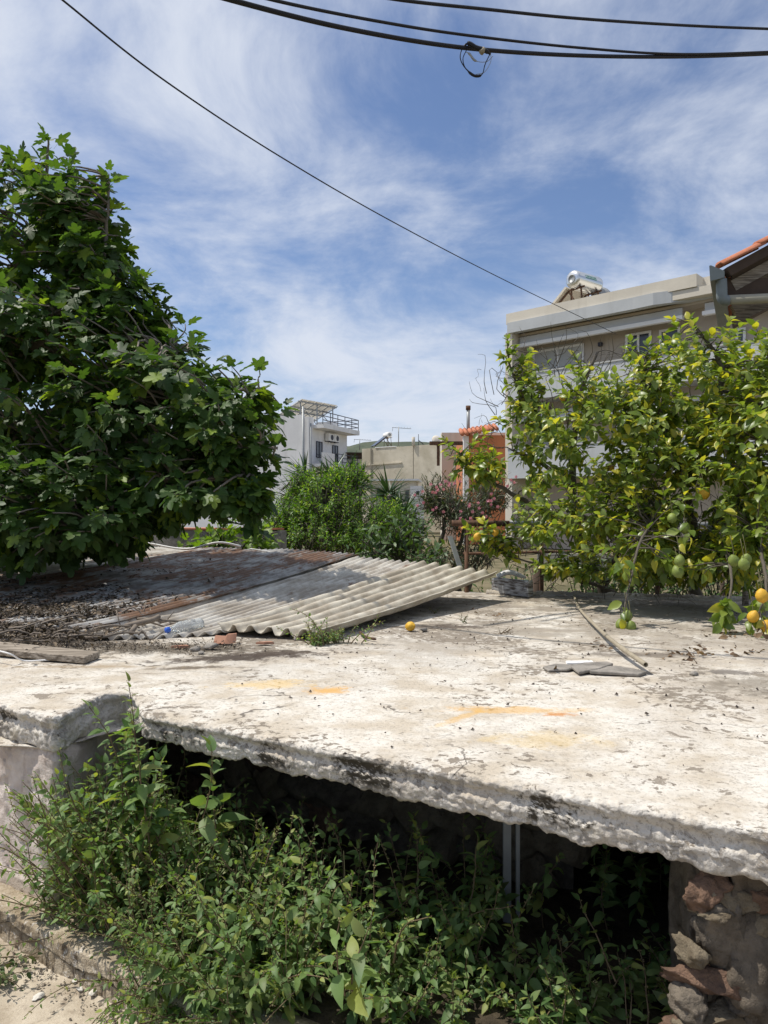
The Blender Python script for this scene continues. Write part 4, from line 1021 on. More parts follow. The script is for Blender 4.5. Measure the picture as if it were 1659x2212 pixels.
# ------------------------------------------------------------------ garden wall with tile coping
gw = thing('garden_wall', (PX(500, 1180, 10.4).x, 10.4, 0), 'grey block garden wall with a broken terracotta tile coping behind the sheets', 'wall')
a_, c_ = PX(250, 1136, 10.9), PX(606, 1144, 10.2)
b = MB(); dd = (c_ - a_); dd.z = 0; L = dd.length; dd.normalize(); nn = Vector((dd.y, -dd.x, 0))
Mw = Matrix.Translation((a_.x, a_.y, 0)) @ Matrix((dd, -nn, UP)).transposed().to_4x4()
b.box((0, 0, 0), (L, .2, 1.27), Mw); b.build('block_face', M_wallconc2, gw)
tb = MB()
for k in range(7): tb.tube([(0, .0, .0), (.0, .26, .02)], .07, 8)
b = MB(); b.box((-.15, -.11, 0), (.15, .11, .025)); tm = b.build('coping_tile', M_terra, gw).data
bpy.data.objects.remove(bpy.data.objects['coping_tile'])
for k in range(int(L / .31)):
    p = Vector((a_.x, a_.y, 1.275)) + dd * (.17 + k * .31) - nn * .1
    put(tm, 'coping_tile', None, p, (random.uniform(-.05, .05), random.uniform(-.06, .06), math.atan2(dd.y, dd.x) + random.uniform(-.06, .06)), 1, gw)

# ------------------------------------------------------------------ fence pipe and posts
fence = thing('pipe_fence', PX(1008, 1290, 7.2), 'rusty horizontal pipe rail on posts running behind the slab through the lemon tree', 'fence')
b = MB(); b.tube([PX(976, 1130, 7.2), PX(1100, 1131, 7.2)], .028, 12); b.build('rusty_rail', M_rustpipe, fence, True)
b = MB(); b.tube([PX(1096, 1131, 7.2), PX(1400, 1133, 7.0), PX(1720, 1136, 6.8)], .025, 12); b.build('grey_rail', M_grey, fence, True)
for x, y0, y1, d in ((1008, 1132, 1300, 7.2), (1170, 1150, 1300, 7.3), (1420, 1134, 1320, 7.0)):
    b = MB(); p, q = PX(x, y0, d), PX(x, y1, d); b.tube([p, (q.x, q.y, 0.0)], .02, 8); b.build('post', M_rustpipe, fence, True)
b = MB(); b.tube([PX(1000, 1196, 7.3), PX(1300, 1190, 7.3), PX(1660, 1188, 7.0)], .014, 6); b.build('lower_rail', M_rustpipe, fence, True)
b = MB(); p = PX(1612, 1165, 6.2); q = PX(1610, 1335, 6.2); b.tube([p, (q.x, q.y, .70)], [.022, .026], 8)
b.build('wooden_post', M_plank, smooth=True, label='weathered grey wooden post at the back of the slab among the lemons', cat='post')
b = MB(); b.bar(PX(972, 1158, 6.9), PX(1000, 1245, 6.75), .05, .008); b.build('tilted_metal_strip', M_grey, label='tilted grey metal strip sticking up behind the sheet corner', cat='metal strip')
b = MB()
for (x0, y0, x1, y1) in ((1190, 1215, 1300, 1218),): b.bar(PX(1160, 1216, 8.6), PX(1320, 1218, 8.4), .03, .22)
b.build('pale_plank', M_cream, label='pale plank lying behind the fence between the lemon stems', cat='plank')
# dark bins / stakes in the shade under the lemon tree
b = MB()
for x, w_ in ((1155, .10), (1490, .05), (1515, .045), (1555, .04)):
    p = PX(x, 1250, 7.45); b.tube([(p.x, p.y, 0), (p.x + .02, p.y, 1.02)], w_ / 2, 7)
for k, (x, w_, lab) in enumerate(((1155, .10, 'thick dark stake behind the painted timber block'), (1490, .05, 'dark stake pair member under the lemon tree nearer the pipe'), (1555, .04, 'thin dark stake under the lemons beside the wooden post'))):
    p = PX(x, 1250, 7.45); b = MB(); b.tube([(p.x, p.y, 0), (p.x + .02, p.y, .55), (p.x + .03, p.y, 1.02)], w_ / 2, 7)
    b.build('garden_stake', M_darkwood, smooth=True, label=lab, cat='stake', group='stakes behind the slab')

# ------------------------------------------------------------------ buildings
def frame(o, u):
    u = Vector((u[0], u[1], 0)).normalized(); n = Vector((u.y, -u.x, 0))
    return Matrix.Translation(o) @ Matrix((u, n, UP)).transposed().to_4x4(), u, n     # local x along wall, y outwards (to street), z up
def bxp(parent, name, mt, M, *boxes, **kw):
    b = MB()
    for a, c in boxes: b.box(a, c, M)
    return b.build(name, mt, parent, **kw)
def railing(parent, name, M, path_, h, bars, mt, r=.03):
    b = MB()
    for (x0, y0), (x1, y1) in zip(path_[:-1], path_[1:]):
        for k in range(bars):
            z = h[0] + (h[1] - h[0]) * (k + 1) / bars; b.bar(M @ Vector((x0, y0, z)), M @ Vector((x1, y1, z)), r)
        n = max(2, int(math.hypot(x1 - x0, y1 - y0) / 1.3))
        for k in range(n + 1):
            q = (x0 + (x1 - x0) * k / n, y0 + (y1 - y0) * k / n); b.bar(M @ Vector((*q, h[0])), M @ Vector((*q, h[1])), r)
    return b.build(name, mt, parent)
def window(parent, M, x0, x1, z0, z1, y, frame_mt, pane_mt, nm='window', fr=.07, mull=1, open_=.12):
    """frame proud of the wall at local y, panes set back"""
    b = MB()
    b.box((x0, y, z0), (x1, y + .05, z0 + fr), M); b.box((x0, y, z1 - fr), (x1, y + .05, z1), M)
    for k in range(mull + 2):
        xx = x0 + (x1 - x0 - fr) * k / (mull + 1); b.box((xx, y, z0 + fr), (xx + fr, y + .05, z1 - fr), M)
    wn = b.build(nm, frame_mt, parent)
    for k in range(mull + 1):
        a = x0 + (x1 - x0 - fr) * k / (mull + 1) + fr; c = x0 + (x1 - x0 - fr) * (k + 1) / (mull + 1)
        pb = MB(); pb.box((a, y - .02, z0 + fr), (c, y + .015, z1 - fr), M); pb.build('pane', pane_mt, wn)
    return wn
# --- white house
O = Vector(((670 - CX) / F * 65, 65, 0))
Mv, u_, n_ = frame(O, (.40, .916))       # local x: along the right face going away, local y: outwards to the right
wh = thing('white_house', O, 'tall white house with balcony rails and roof terrace behind the yucca', 'house')
bxp(wh, 'wall', M_wb, Mv, ((0.02, -14, 0), (7.0, 0, 8.6)))
bxp(wh, 'end_wall', M_wb, Mv, ((-.25, -14.05, 0), (0.0, -.55, 9.75)))
bxp(wh, 'end_pier', M_wb, Mv, ((-.20, -.52, 0), (0.55, .06, 9.55)))
bxp(wh, 'roof_slab', M_wb, Mv, ((.3, -13.5, 8.62), (7.3, 1.15, 8.92)), ((.3, .95, 8.92), (7.3, 1.15, 9.02)))
bxp(wh, 'stair_hut', M_wb, Mv, ((4.8, -2.0, 8.93), (6.0, -.4, 9.7)))
bxp(wh, 'balcony', M_wb, Mv, ((.1, 0, 5.35), (7.1, 1.15, 5.6)), ((.1, 1.03, 5.6), (2.3, 1.15, 6.55)))
railing(wh, 'terrace_railing', Mv, [(.3, 1.05), (7.25, 1.05), (7.25, -1.5)], (8.95, 10.0), 3, M_dkmetal, .06)
railing(wh, 'balcony_railing', Mv, [(2.3, 1.09), (7.05, 1.09)], (5.6, 6.6), 3, M_dkmetal, .06)
window(wh, Mv, 1.0, 2.1, 6.2, 7.6, .02, M_dkmetal, M_glass, mull=1)
window(wh, Mv, 4.0, 5.1, 5.62, 7.5, .02, M_dkmetal, M_glass, 'balcony_door', mull=1)
window(wh, Mv, 1.0, 2.1, 3.0, 4.4, .02, M_dkmetal, M_glass, mull=1)
b = MB(); 
for xx, yy in ((-.42, -.45), (-.1, .12)): b.tube([Mv @ Vector((xx, yy, 0)), Mv @ Vector((xx, yy, 10.4 if yy < 0 else 9.0))], .09, 8)
b.build('drainpipe', M_grey, wh, True)
for k, x0 in enumerate((2.5, 3.55)):
    ac = bxp(wh, 'air_conditioner', M_white, Mv, ((x0, .12, 7.75), (x0 + .95, .48, 8.4)))
    b = MB(); b.lathe([(.24, 0), (.24, .02), (.1, .03)], Mv @ Matrix.Translation((x0 + .6, .48, 8.07)) @ Matrix.Rotation(R(-90), 4, 'X'), 16); b.build('fan_grille', M_dkmetal, ac)
    bxp(ac, 'bracket', M_dkmetal, Mv, ((x0 + .15, 0, 7.68), (x0 + .2, .5, 7.74)), ((x0 + .75, 0, 7.68), (x0 + .8, .5, 7.74)))
# solar array on its roof
Q1 = Vector((-7.05, 66, 11.21)); Q2 = Vector((-4.23, 70, 11.21)); dn = Vector((-2.33, .93, -1.33)) * 1.02
sa = thing('solar_panel_array', (Q1 + dn * .5), 'tilted solar panel array seen from beneath on the white house roof', 'solar panels')
ex = (Q2 - Q1)
M_under = plain('panel_backsheet', (0.88, 0.82, 0.70), .6, var=.04)
nv = ex.cross(dn).normalized()
for i in range(5):
    for j in range(2):
        c0 = Q1 + ex * (i / 5 + .006) + dn * (j / 2 + .008); e1 = ex * (1 / 5 - .012); e2 = dn * (.5 - .016)
        b = MB(); vs = [c0, c0 + e1, c0 + e1 + e2, c0 + e2]; b.add(vs + [v + nv * .05 for v in vs], [(0, 3, 2, 1), (4, 5, 6, 7), (0, 1, 5, 4), (1, 2, 6, 5), (2, 3, 7, 6), (3, 0, 4, 7)]); b.build('solar_panel', M_under, sa)
b = MB()
for j in (.10, .40, .62, .9): b.bar(Q1 + dn * j - nv * .06 - ex * .03, Q1 + ex * 1.03 + dn * j - nv * .06, .10)
for i in range(6): b.bar(Q1 + ex * (i / 5) - nv * .0 - UP * .09, Q1 + ex * (i / 5) + dn - UP * .09, .07)
b.build('support_beam', M_grey, sa)
for i in (.05, .5, .95):
    p = Q1 + ex * i + dn * .12; b = MB(); b.bar(p, (p.x, p.y, 8.9), .10); b.bar((p.x, p.y, 9.2), Q1 + ex * i + dn * .55, .06); b.build('leg', M_grey, sa)

# --- eaved house behind the white house
O = Vector(((765 - CX) / F * 72, 72, 0)); Mv, u_, n_ = frame(O, (.98, .2))
eh = thing('eaved_house', O, 'beige house corner with a thin brown eave between white house and concrete wall', 'house')
bxp(eh, 'wall', M_cream, Mv, ((-3, -4, 0), (1.0, 0, 6.5)))
bxp(eh, 'eave', M_darkwood, Mv, ((-3, -4.4, 6.95), (2.1, .7, 7.05)), ((-3, -4.2, 6.6), (1.7, .4, 6.95)))
# --- concrete wall building
A0, A1 = PX(782, 970, 62), PX(962, 958.6, 57.5); A0.z = A1.z = 0
Mv, u_, n_ = frame(A0, (A1 - A0)); L = (A1 - A0).length
ch = thing('concrete_house', A0, 'long blank raw-concrete house side with a dark vertical joint', 'house')
H = 1.52 + (1106 - 969.5) / F * 62
bxp(ch, 'wall', M_wallconc, Mv, ((0, -8, 0), (L * .63, 0, H)), ((L * .63 + .07, -8, 0), (L * 1.25, .02, H + .02)))
bxp(ch, 'joint', M_dkmetal, Mv, ((L * .63, -.5, 0), (L * .63 + .07, -.05, H - .05)))
b = MB(); b.bar(Mv @ Vector((.3, .05, H - 1.35)), Mv @ Vector((L * .5, .05, H - 1.25)), .08); b.bar(Mv @ Vector((L * .13, .05, H - 2.9)), Mv @ Vector((L * .60, .05, H - 2.75)), .10); b.bar(Mv @ Vector((L * .12, .05, H)), Mv @ Vector((L * .12, .05, H - 5)), .10); b.build('ledge_strip', M_wallconc, ch)
bxp(ch, 'parapet_cap', M_white, Mv, ((L * .17, -.2, H), (L * .42, .05, H + .06)))
Mx, _, _ = frame(PX(806, 1040, 54) * Vector((1, 1, 0)) if False else Vector((PX(806, 1040, 54).x, 54, 0)), (1, -.12))
an = thing('annex_shed', (PX(806, 1040, 54).x, 54, 0), 'low beige annex with two dark windows below the concrete wall', 'shed')
bxp(an, 'wall', M_cream, Mx, ((0, -3, 0), (2.95, 0, 3.68)))
bxp(an, 'roof', M_white, Mx, ((-.2, -3.2, 3.69), (3.2, .3, 3.82)))
window(an, Mx, .2, .65, 2.4, 3.2, .01, M_cream2, M_glass, mull=0); window(an, Mx, 2.2, 2.6, 2.2, 3.1, .01, M_cream2, M_glass, mull=0)
Mx, _, _ = frame(Vector((PX(886, 1049, 48).x, 48, 0)), (1, -.1))
ws = thing('white_shed', (PX(886, 1049, 48).x, 48, 0), 'small white shed with one square dark window beside the pink oleander', 'shed')
bxp(ws, 'wall', M_wb, Mx, ((0, -2, 0), (.76, 0, 3.15)))
window(ws, Mx, .38, .56, 2.62, 2.82, .01, M_dkmetal, M_glass, mull=0, fr=.03)
# roof bits of the concrete house
def heater(loc, s, label, ang, big=False, tank_mt=M_tank):
    t = thing('solar_water_heater', loc, label, 'water heater')
    Mh = Matrix.Translation(loc) @ Matrix.Rotation(ang, 4, 'Z') @ Matrix.Scale(s, 4)     # local -x: downhill of the collector, y: tank axis
    b = MB(); b.lathe([(.06, -.68), (.22, -.67), (.29, -.62), (.30, -.55), (.30, .55), (.29, .62), (.2, .67), (.05, .68)], Mh @ Matrix.Translation((.25, 0, 1.25)) @ Matrix.Rotation(R(90), 4, 'X'), 24); tk = b.build('tank', tank_mt, t, True)
    b = MB(); b.lathe([(.15, 0), (.15, .02), (.12, .03), (.12, .02)], Mh @ Matrix.Translation((.25, -.67, 1.25)) @ Matrix.Rotation(R(90), 4, 'X'), 20); b.build('end_cap', M_grey, tk, True)
    b = MB()
    p0, p1, p2, p3 = [Mh @ Vector(v) for v in ((-1.35, -.6, .02), (-1.35, .6, .02), (-.05, .6, 1.02), (-.05, -.6, 1.02))]
    nn_ = (p1 - p0).cross(p3 - p0).normalized() * .08 * s
    b.add([p0, p1, p2, p3, p0 - nn_, p1 - nn_, p2 - nn_, p3 - nn_], [(0, 1, 2, 3), (7, 6, 5, 4), (0, 4, 5, 1), (1, 5, 6, 2), (2, 6, 7, 3), (3, 7, 4, 0)]); b.build('collector', M_glass if not big else M_cream, t)
    b = MB()
    for yy in (-.45, .45):
        b.bar(Mh @ Vector((.55, yy, 0)), Mh @ Vector((.45, yy, 1.0)), .05 * s); b.bar(Mh @ Vector((.05, yy, 0)), Mh @ Vector((.05, yy, 1.0)), .05 * s); b.bar(Mh @ Vector((-.05, yy, .95)), Mh @ Vector((.6, yy, .97)), .05 * s); b.bar(Mh @ Vector((.55, yy, .05)), Mh @ Vector((-.05, yy, .9)), .04 * s); b.bar(Mh @ Vector((-1.3, yy, .0)), Mh @ Vector((-.05, yy, .95)), .05 * s)
    b.build('stand', M_rustpipe, t)
    return t, Mh, tk
hp = PX(832, 966, 64); heater(hp, .80, 'small pale solar water heater on the raw-concrete house', R(20), tank_mt=M_white)
def antenna(x, y0, y1, d, label, arm=.7, tilt=0):
    p, q = PX(x, y0, d), PX(x, y1, d); t = thing('tv_antenna', p, label, 'antenna', 'rooftop antennas')
    b = MB(); b.tube([p, q], .035, 6); b.build('mast', M_grey, t, True)
    b = MB(); b.bar(q + Vector((-arm * .55, 0, -.05)), q + Vector((arm * 1.1, .3, -.12)), .035)
    for k in range(7):
        c = q + Vector((-arm * .5 + k * arm * .25, 0, -.06)); b.bar(c - Vector((0, .22, .0)), c + Vector((0, .22, 0)), .02)
    b.bar(q + Vector((-arm * .5, 0, -.05)), q + Vector((-arm * .55, 0, -.35)), .03)
    b.build('boom', M_grey, t)
antenna(861, 963, 922, 60, 'television antenna on a tall mast above the concrete wall', .9)
antenna(777, 972, 948, 74, 'small television antenna before the far hill by the white house', 1.0)
b = MB(); b.tube([PX(893, 963, 59), PX(893, 944, 59)], .13, 8); b.build('flue_pipe', M_cream, smooth=True, label='short pale flue pipe on the concrete wall top', cat='flue')
b = MB(); b.bar(PX(904, 962, 59), PX(904, 938, 59), .04); b.bar(PX(904, 951, 59), PX(916, 961, 59), .06); b.build('roof_bracket', M_dkmetal, label='thin dark bracket and rod standing on the concrete wall top', cat='bracket')
b = MB(); p = PX(945, 951, 58); b.lathe([(.02, .10), (.2, .08), (.36, .02), (.44, -.06), (.40, -.05), (.2, .03), (.02, .06)], Matrix.Translation(p) @ Matrix.Rotation(R(65), 4, 'X') @ Matrix.Rotation(.4, 4, 'Y'), 18); b.bar(p, p - UP * .9, .05)
b.build('satellite_dish', M_cream, smooth=True, label='round satellite dish on the concrete house near the lemon branch tips', cat='satellite dish')
# --- orange house
O = Vector((PX(1003, 940, 36).x, 36, 0)); Mv, u_, n_ = frame(O, (1, .0))
oh = thing('orange_house', O, 'orange-rendered house with a tiled roof edge, partly hidden by lemon leaves', 'house')
Ho = 1.52 + (1106 - 940) / F * 36
bxp(oh, 'wall', M_orange, Mv, ((.18, -6, 0), (3.6, 0, Ho)))
bxp(oh, 'pilaster', M_wb, Mv, ((-.03, -.5, 0), (.20, .05, Ho - .05)))
for k in range(9):
    x0 = -.12 + k * .2; z0 = Ho + .02 + max(0, x0) * .16
    tbm = MB(); tbm.tube([Mv @ Vector((x0, .30, z0)), Mv @ Vector((x0 + .06, -1.2, z0 + .35))], .10, 8); tbm.build('roof_tile', M_terra, oh, True)
bxp(oh, 'rear_wall', M_cream, Mv, ((-.6, -7, 0), (3.4, -6.1, Ho + .75)))
bxp(oh, 'porch_beam', M_rustpipe, Mv, ((-1.6, -.6, Ho - .42), (-.04, -.3, Ho - .26)), ((-1.25, -.55, Ho - 1.4), (-1.12, -.42, Ho - .42)))
b = MB(); p = Mv @ Vector((.28, -.9, Ho)); b.tube([p, p + UP * 1.35], .085, 10); ck = b.build('chimney_flue', M_grey, oh, True)
b = MB(); b.tube([p + UP * 1.3, p + UP * 1.5], .12, 10); b.build('cowl', M_rustpipe, ck, True)
# --- apartment block on the right
O = Vector((5.05, 32, 0)); Mv, u_, n_ = frame(O, (.723, -.691))
ap = thing('apartment_block', O, 'beige apartment block with grey balcony bands above the lemon tree', 'apartment block')
W_ = 21.0; RC = -1.25                      # recess of the wall behind the balcony fronts
bxp(ap, 'wall', M_cream2, Mv, ((.3, -9, 0), (W_, RC, 8.9)))
bxp(ap, 'end_fin', M_cream, Mv, ((-.05, -9, 0), (.29, -.06, 8.96)))
bxp(ap, 'parapet', M_cream, Mv, ((0.0, -.30, 9.32), (7.9, -.05, 9.76)), ((7.9, -.9, 9.32), (W_, -.65, 9.76)), ((7.65, -.9, 9.34), (7.9, -.30, 9.75)), ((0, -9, 9.32), (.25, -.31, 9.75)))
bxp(ap, 'roof_deck', M_cream, Mv, ((0.02, -8.9, 9.0), (W_, -.1, 9.3)))
# grey band with a curved end
b = MB(); bpth = [(.10, 0)] + [(x, 0) for x in np.linspace(.4, 5.6, 8)] + [(6.4, .05), (7.0, -.1), (7.5, -.38), (8.2, -.5), (9.5, -.52), (14, -.52), (W_, -.52)]
vs = []
for x, y in bpth:
    for yy, zz in ((y - .28, 9.36), (y + .02, 9.36), (y + .02, 8.93), (y - .28, 8.93)): vs.append(Mv @ Vector((x, yy, zz)))
n = len(bpth); b.add(vs, [(i * 4 + k, i * 4 + (k + 1) % 4, (i + 1) * 4 + (k + 1) % 4, (i + 1) * 4 + k) for i in range(n - 1) for k in range(4)] + [(0, 1, 2, 3), ((n - 1) * 4 + 3, (n - 1) * 4 + 2, (n - 1) * 4 + 1, (n - 1) * 4)])
b.build('grey_band', M_gband, ap)
bxp(ap, 'soffit', M_cream2, Mv, ((.29, RC, 8.84), (W_, -.55, 8.95)))
for k, (x0, x1, zz) in enumerate(((.35, 7.2, 8.42), (8.0, 12.8, 8.42), (.35, 9.0, 5.25))):
    aw = bxp(ap, 'awning', M_awn, Mv, ((x0, -.62, zz + .10), (x1, -.52, zz + .38)))
    bxp(aw, 'awning_cassette', M_white, Mv, ((x0 - .05, -.60, zz - .05), (x1 + .05, -.40, zz + .09)))
for zz0, zz1, zt in ((6.08, 7.12, 7.16), (2.90, 4.12, 4.16)):
    bl = bxp(ap, 'balcony', M_gband, Mv, ((.12, -.14, zz0), (W_, .0, zz1)), ((.29, RC, zz0), (W_, -.141, zz0 + .16)))
    bxp(bl, 'balcony_cap', M_shut, Mv, ((.10, -.17, zz1 + .002), (W_, .03, zt + .02)))
def ft(x, back):
    k = (x - CX) / F; ox, oy = O.x - n_.x * back, O.y - n_.y * back
    return (oy * k - ox) / (u_.x - u_.y * k)
for (xa, xb, z0, z1, mull, mt, nm) in ((1152, 1262, 6.95, 8.3, 1, M_shut, 'shuttered_window'), (1352, 1408, 6.3, 8.35, 1, M_glass, 'balcony_door'), (1425, 1470, 6.3, 8.3, 0, M_glass, 'balcony_door'), (1165, 1260, 3.6, 5.1, 1, M_shut, 'shuttered_window'), (1330, 1420, 3.2, 5.1, 1, M_glass, 'balcony_door'), (1590, 1612, 7.35, 7.9, 0, M_glass, 'small_window')):
    t0, t1 = ft(xa, -RC), ft(xb, -RC)
    wn = window(ap, Mv, t0, t1, z0, z1, RC + .012, M_white, mt, nm, .09, mull)
    if mt is M_shut:
        b = MB()
        for k in range(int((z1 - z0) / .075)): b.box((t0 + .09, RC + .028, z0 + .1 + k * .075), (t1 - .09, RC + .040, z0 + .1 + k * .075 + .05), Mv)
        b.build('shutter_slats', M_shut, wn, kind='stuff')
        bxp(wn, 'gap_glass', M_glass, Mv, ((t0 + (t1 - t0) * .52, RC + .041, z0 + .1), (t1 - .1, RC + .045, z0 + .52)))
for xx in (1236, 1295):
    t0 = ft(xx, -RC); bxp(ap, 'wall_lamp', M_dkmetal, Mv, ((t0, RC + .01, 8.05), (t0 + .14, RC + .14, 8.2))) if xx > 1250 else None
# white slatted screen on the balcony further right
for k in range(6): bxp(ap, 'screen_slat', M_white, Mv, ((12.2, -.10, 7.25 + k * .17), (17.5, -.06, 7.31 + k * .17)))
hp = Mv @ Vector((2.55, -1.5, 9.32))
t, Mh, tk = heater(hp, 1.18, 'big steel solar water heater on the apartment block roof', R(-53), True)
b = MB()      # green lettering band on the tank (illegible strokes)
for k in range(7):
    a = R(20); y0 = -.30 + k * .085
    for (yy0, yy1, z0, z1) in ((y0, y0 + .018, -.05, .07), (y0, y0 + .06, .05, .07), (y0 + .042, y0 + .06, -.05, .05 if k % 2 else .01)):
        vs = []
        for yy in (yy0, yy1):
            for zz in (z0, z1):
                an_ = zz / .305 + .25; vs.append(Mh @ (Vector((.25, 0, 1.25)) + Vector((.306 * math.cos(an_), yy, .306 * math.sin(an_)))))
        b.add(vs, [(0, 1, 3, 2)])
b.build('printed_letters', M_greenprint, tk)
b = MB(); p = PX(1300, 628, 31.5); b.lathe([(.02, .12), (.3, .08), (.44, -.02), (.40, -.02), (.02, .07)], Matrix.Translation(p - UP * .25) @ Matrix.Rotation(R(80), 4, 'X'), 20); b.bar(p - UP * .25, p - UP * .9, .05)
b.build('satellite_dish', M_grey, smooth=True, label='grey satellite dish top peeking over the apartment block parapet', cat='satellite dish')

# --- near house eave at the right edge
ev = thing('near_house', (4.6, 8.2, 0), 'nearby house eave with terracotta verge, grey gutter and downpipe in the top corner', 'house')
d0 = 7.4
dpt = Vector((.46, 1, 0)).normalized()
b = MB(); q_ = Vector((4.3, 7.9, 0)); w4 = [q_, q_ + Vector((5, 0, 0)), q_ + Vector((7.5, 4, 0)), q_ + Vector((2.5, 4, 0))]; b.add(w4 + [v + UP * 3.7 for v in w4], [(4, 5, 6, 7), (0, 1, 5, 4), (1, 2, 6, 5), (2, 3, 7, 6), (3, 0, 4, 7)]); b.build('wall', M_cream, ev)
g0 = PX(1562, 578, d0); g1 = PX(1760, 470, d0); slope = (g1 - g0).normalized(); per = slope.cross(Vector((0, 1, 0))).normalized()
if per.z < 0: per = -per
nt_ = 5; tl = .46
for k in range(nt_):
    a = g0 + slope * (k * (tl - .05)) + per * (.012 * k * 0 + .02)
    b = MB(); vs = []
    for s_ in (0, 1):
        c = a + slope * (tl * s_) - per * (.018 * s_)
        for i in range(9):
            an_ = math.pi * i / 8; vs.append(c + Vector((0, -math.cos(an_) * .09 + .05, 0)) + per * (math.sin(an_) * .055))
        for i in range(9):
            an_ = math.pi * (8 - i) / 8; vs.append(c + Vector((0, -math.cos(an_) * .072 + .05, 0)) + per * (math.sin(an_) * .038 - .002))
    b.add(vs, [(i, (i + 1) % 18, 18 + (i + 1) % 18, 18 + i) for i in range(18)] + [tuple(range(17, -1, -1)), tuple(range(18, 36))]); b.build('verge_tile', M_terra, ev, True)
# roof field tiles behind the verge
for r_ in range(1, 9):
    b = MB()
    for k in range(2):
        a = g0 + slope * (k * 1.0) + dpt * (.05 + r_ * .23) - per * .03; b.tube([a, a + slope * 1.05], .055, 8)
    b.build('roof_tile', M_terra, ev, True)
b = MB(); q0 = g0 + Vector((.08, .02, -.045)); vs = [q0, q0 + slope * 2.5, q0 + slope * 2.5 + dpt * 2.4, q0 + dpt * 2.4]; b.add(vs + [v - per * .03 for v in vs], [(0, 1, 2, 3), (7, 6, 5, 4), (0, 4, 5, 1), (1, 5, 6, 2), (2, 6, 7, 3), (3, 7, 4, 0)]); b.build('sheathing', M_darkwood, ev)
b = MB(); q = g0 + Vector((.06, .06, -.035)); b.bar(q, q + slope * 2.4, .10, .09); b.build('verge_board', M_darkwood, ev)
for k in range(4):
    b = MB(); q = g0 + Vector((.10, .03, -.13)) + dpt * (.16 + k * .5); b.bar(q, q + slope * 2.4, .06, .11); b.build('rafter', M_plank, ev)
b = MB(); gp = [PX(1532, 574, d0), PX(1536, 573, d0), PX(1565, 585, d0), PX(1565, 599, d0), PX(1534, 607, d0)]
b.add(gp + [p + dpt * 2.3 + Vector((.03, 0, 0)) for p in gp], [(0, 1, 2, 3, 4), (9, 8, 7, 6, 5)] + [(i, 5 + i, 5 + (i + 1) % 5, (i + 1) % 5) for i in range(5)]); b.build('gutter', M_gutter, ev)
b = MB(); b.tube(smoothpath([PX(1558, 604, d0 + .06), PX(1559, 625, d0 + .06), PX(1560, 643, d0 + .06), PX(1567, 649, d0 + .06), PX(1573, 649, d0 + .06)], 14), .052, 14); b.build('gutter_elbow', M_gutter, ev, True)
b = MB(); b.tube([PX(1571, 648, d0 + .06), PX(1760, 640, d0 + .06)], .047, 14); b.build('downpipe', M_pipe2, ev, True)
bxp(ev, 'fascia_board', M_darkwood, Matrix.Identity(4), ((PX(1572, 620, d0).x, d0 + .15, PX(0, 632, d0).z), (PX(1720, 620, d0).x, d0 + .19, PX(0, 590, d0).z)))

# --- far hill
b = MB(); n = 80; vs = []
for i in range(n):
    x = -700 + 1400 * i / (n - 1)
    zt = 78 + 26 * mnoise.noise((x / 210, 1.3, 0)) + 9 * mnoise.noise((x / 40, 4, 0)) - 0.0 * abs(x)
    for j, (yy, f) in enumerate(((760, 0), (840, .45), (920, .8), (980, 1.0), (1100, .85), (1300, 0))): vs.append((x, yy, -1 + zt * f * (1 + .05 * mnoise.noise((x / 15, yy / 15, 0)))))
b.add(vs, [(i * 6 + j, (i + 1) * 6 + j, (i + 1) * 6 + j + 1, i * 6 + j + 1) for i in range(n - 1) for j in range(5)]); b.build('hill', M_hill, smooth=True, kind='structure')

# ------------------------------------------------------------------ overhead cables
def cable(pts, r, name, label, n=60, group='overhead cables', mt=M_cable):
    b = MB(); b.tube(smoothpath(pts, n), r, 7); return b.build(name, mt, None, True, label, 'cable', group)
bundle = cable([PX(300, -62, 5.4), PX(500, 0, 6.0), PX(750, 62, 6.8), PX(1000, 103, 7.6), PX(1250, 120, 8.4), PX(1500, 122, 9.2), PX(1760, 112, 10)], .021, 'overhead_cable', 'thick black cable bundle with the hanging wire loop')
cable([PX(420, -50, 5.6), PX(590, 0, 6.2), PX(800, 43, 6.9), PX(1000, 75, 7.6), PX(1250, 103, 8.4), PX(1480, 117, 9.1), PX(1760, 108, 10)], .014, 'overhead_cable', 'middle black cable meeting the thick bundle at the edge of the picture')
cable([PX(700, -30, 6.5), PX(865, 0, 7.0), PX(1050, 20, 7.6), PX(1250, 40, 8.3), PX(1500, 56, 9.2), PX(1760, 66, 10)], .016, 'overhead_cable', 'uppermost black cable, highest in the sky')
cable([PX(60, -60, 6.8), PX(135, 0, 7.2), PX(350, 170, 8.8), PX(600, 335, 11), PX(850, 480, 14), PX(1100, 610, 19), PX(1330, 721, 28.2)], .010, 'service_wire', 'thin black wire falling diagonally across the sky to the apartment block')
cable([Vector((-3.4, 6.0, 6.6)), Vector((-1.5, 4.92, 5.08)), Vector((-.6, 4.4, 5.02)), Vector((.1, 4.0, 5.05)), Vector((1.4, 3.3, 5.2))], .016, 'overhead_cable', 'black cable overhead whose shadow crosses the slab')
dl = 7.62
lp_ = thing('hanging_wire_loop', PX(1030, 105, dl), 'small loop of loose black wires hanging from the thick cable bundle', 'wire loop')
zc = lambda x, y, k=0: PX(937 * 0 + 1700 * .5486 + x * .2411 * .5486, 100 * .5486 + y * .2411 * .5486, dl - .02 + k)
b = MB(); b.tube(smoothpath([zc(500, 380), zc(560, 310), zc(620, 300), zc(720, 360), zc(850, 400), zc(960, 470)], 20), [.010] * 6 + [.022] * 12 + [.012] * 2, 7); b.build('joint_sleeve', M_cable, lp_, True)
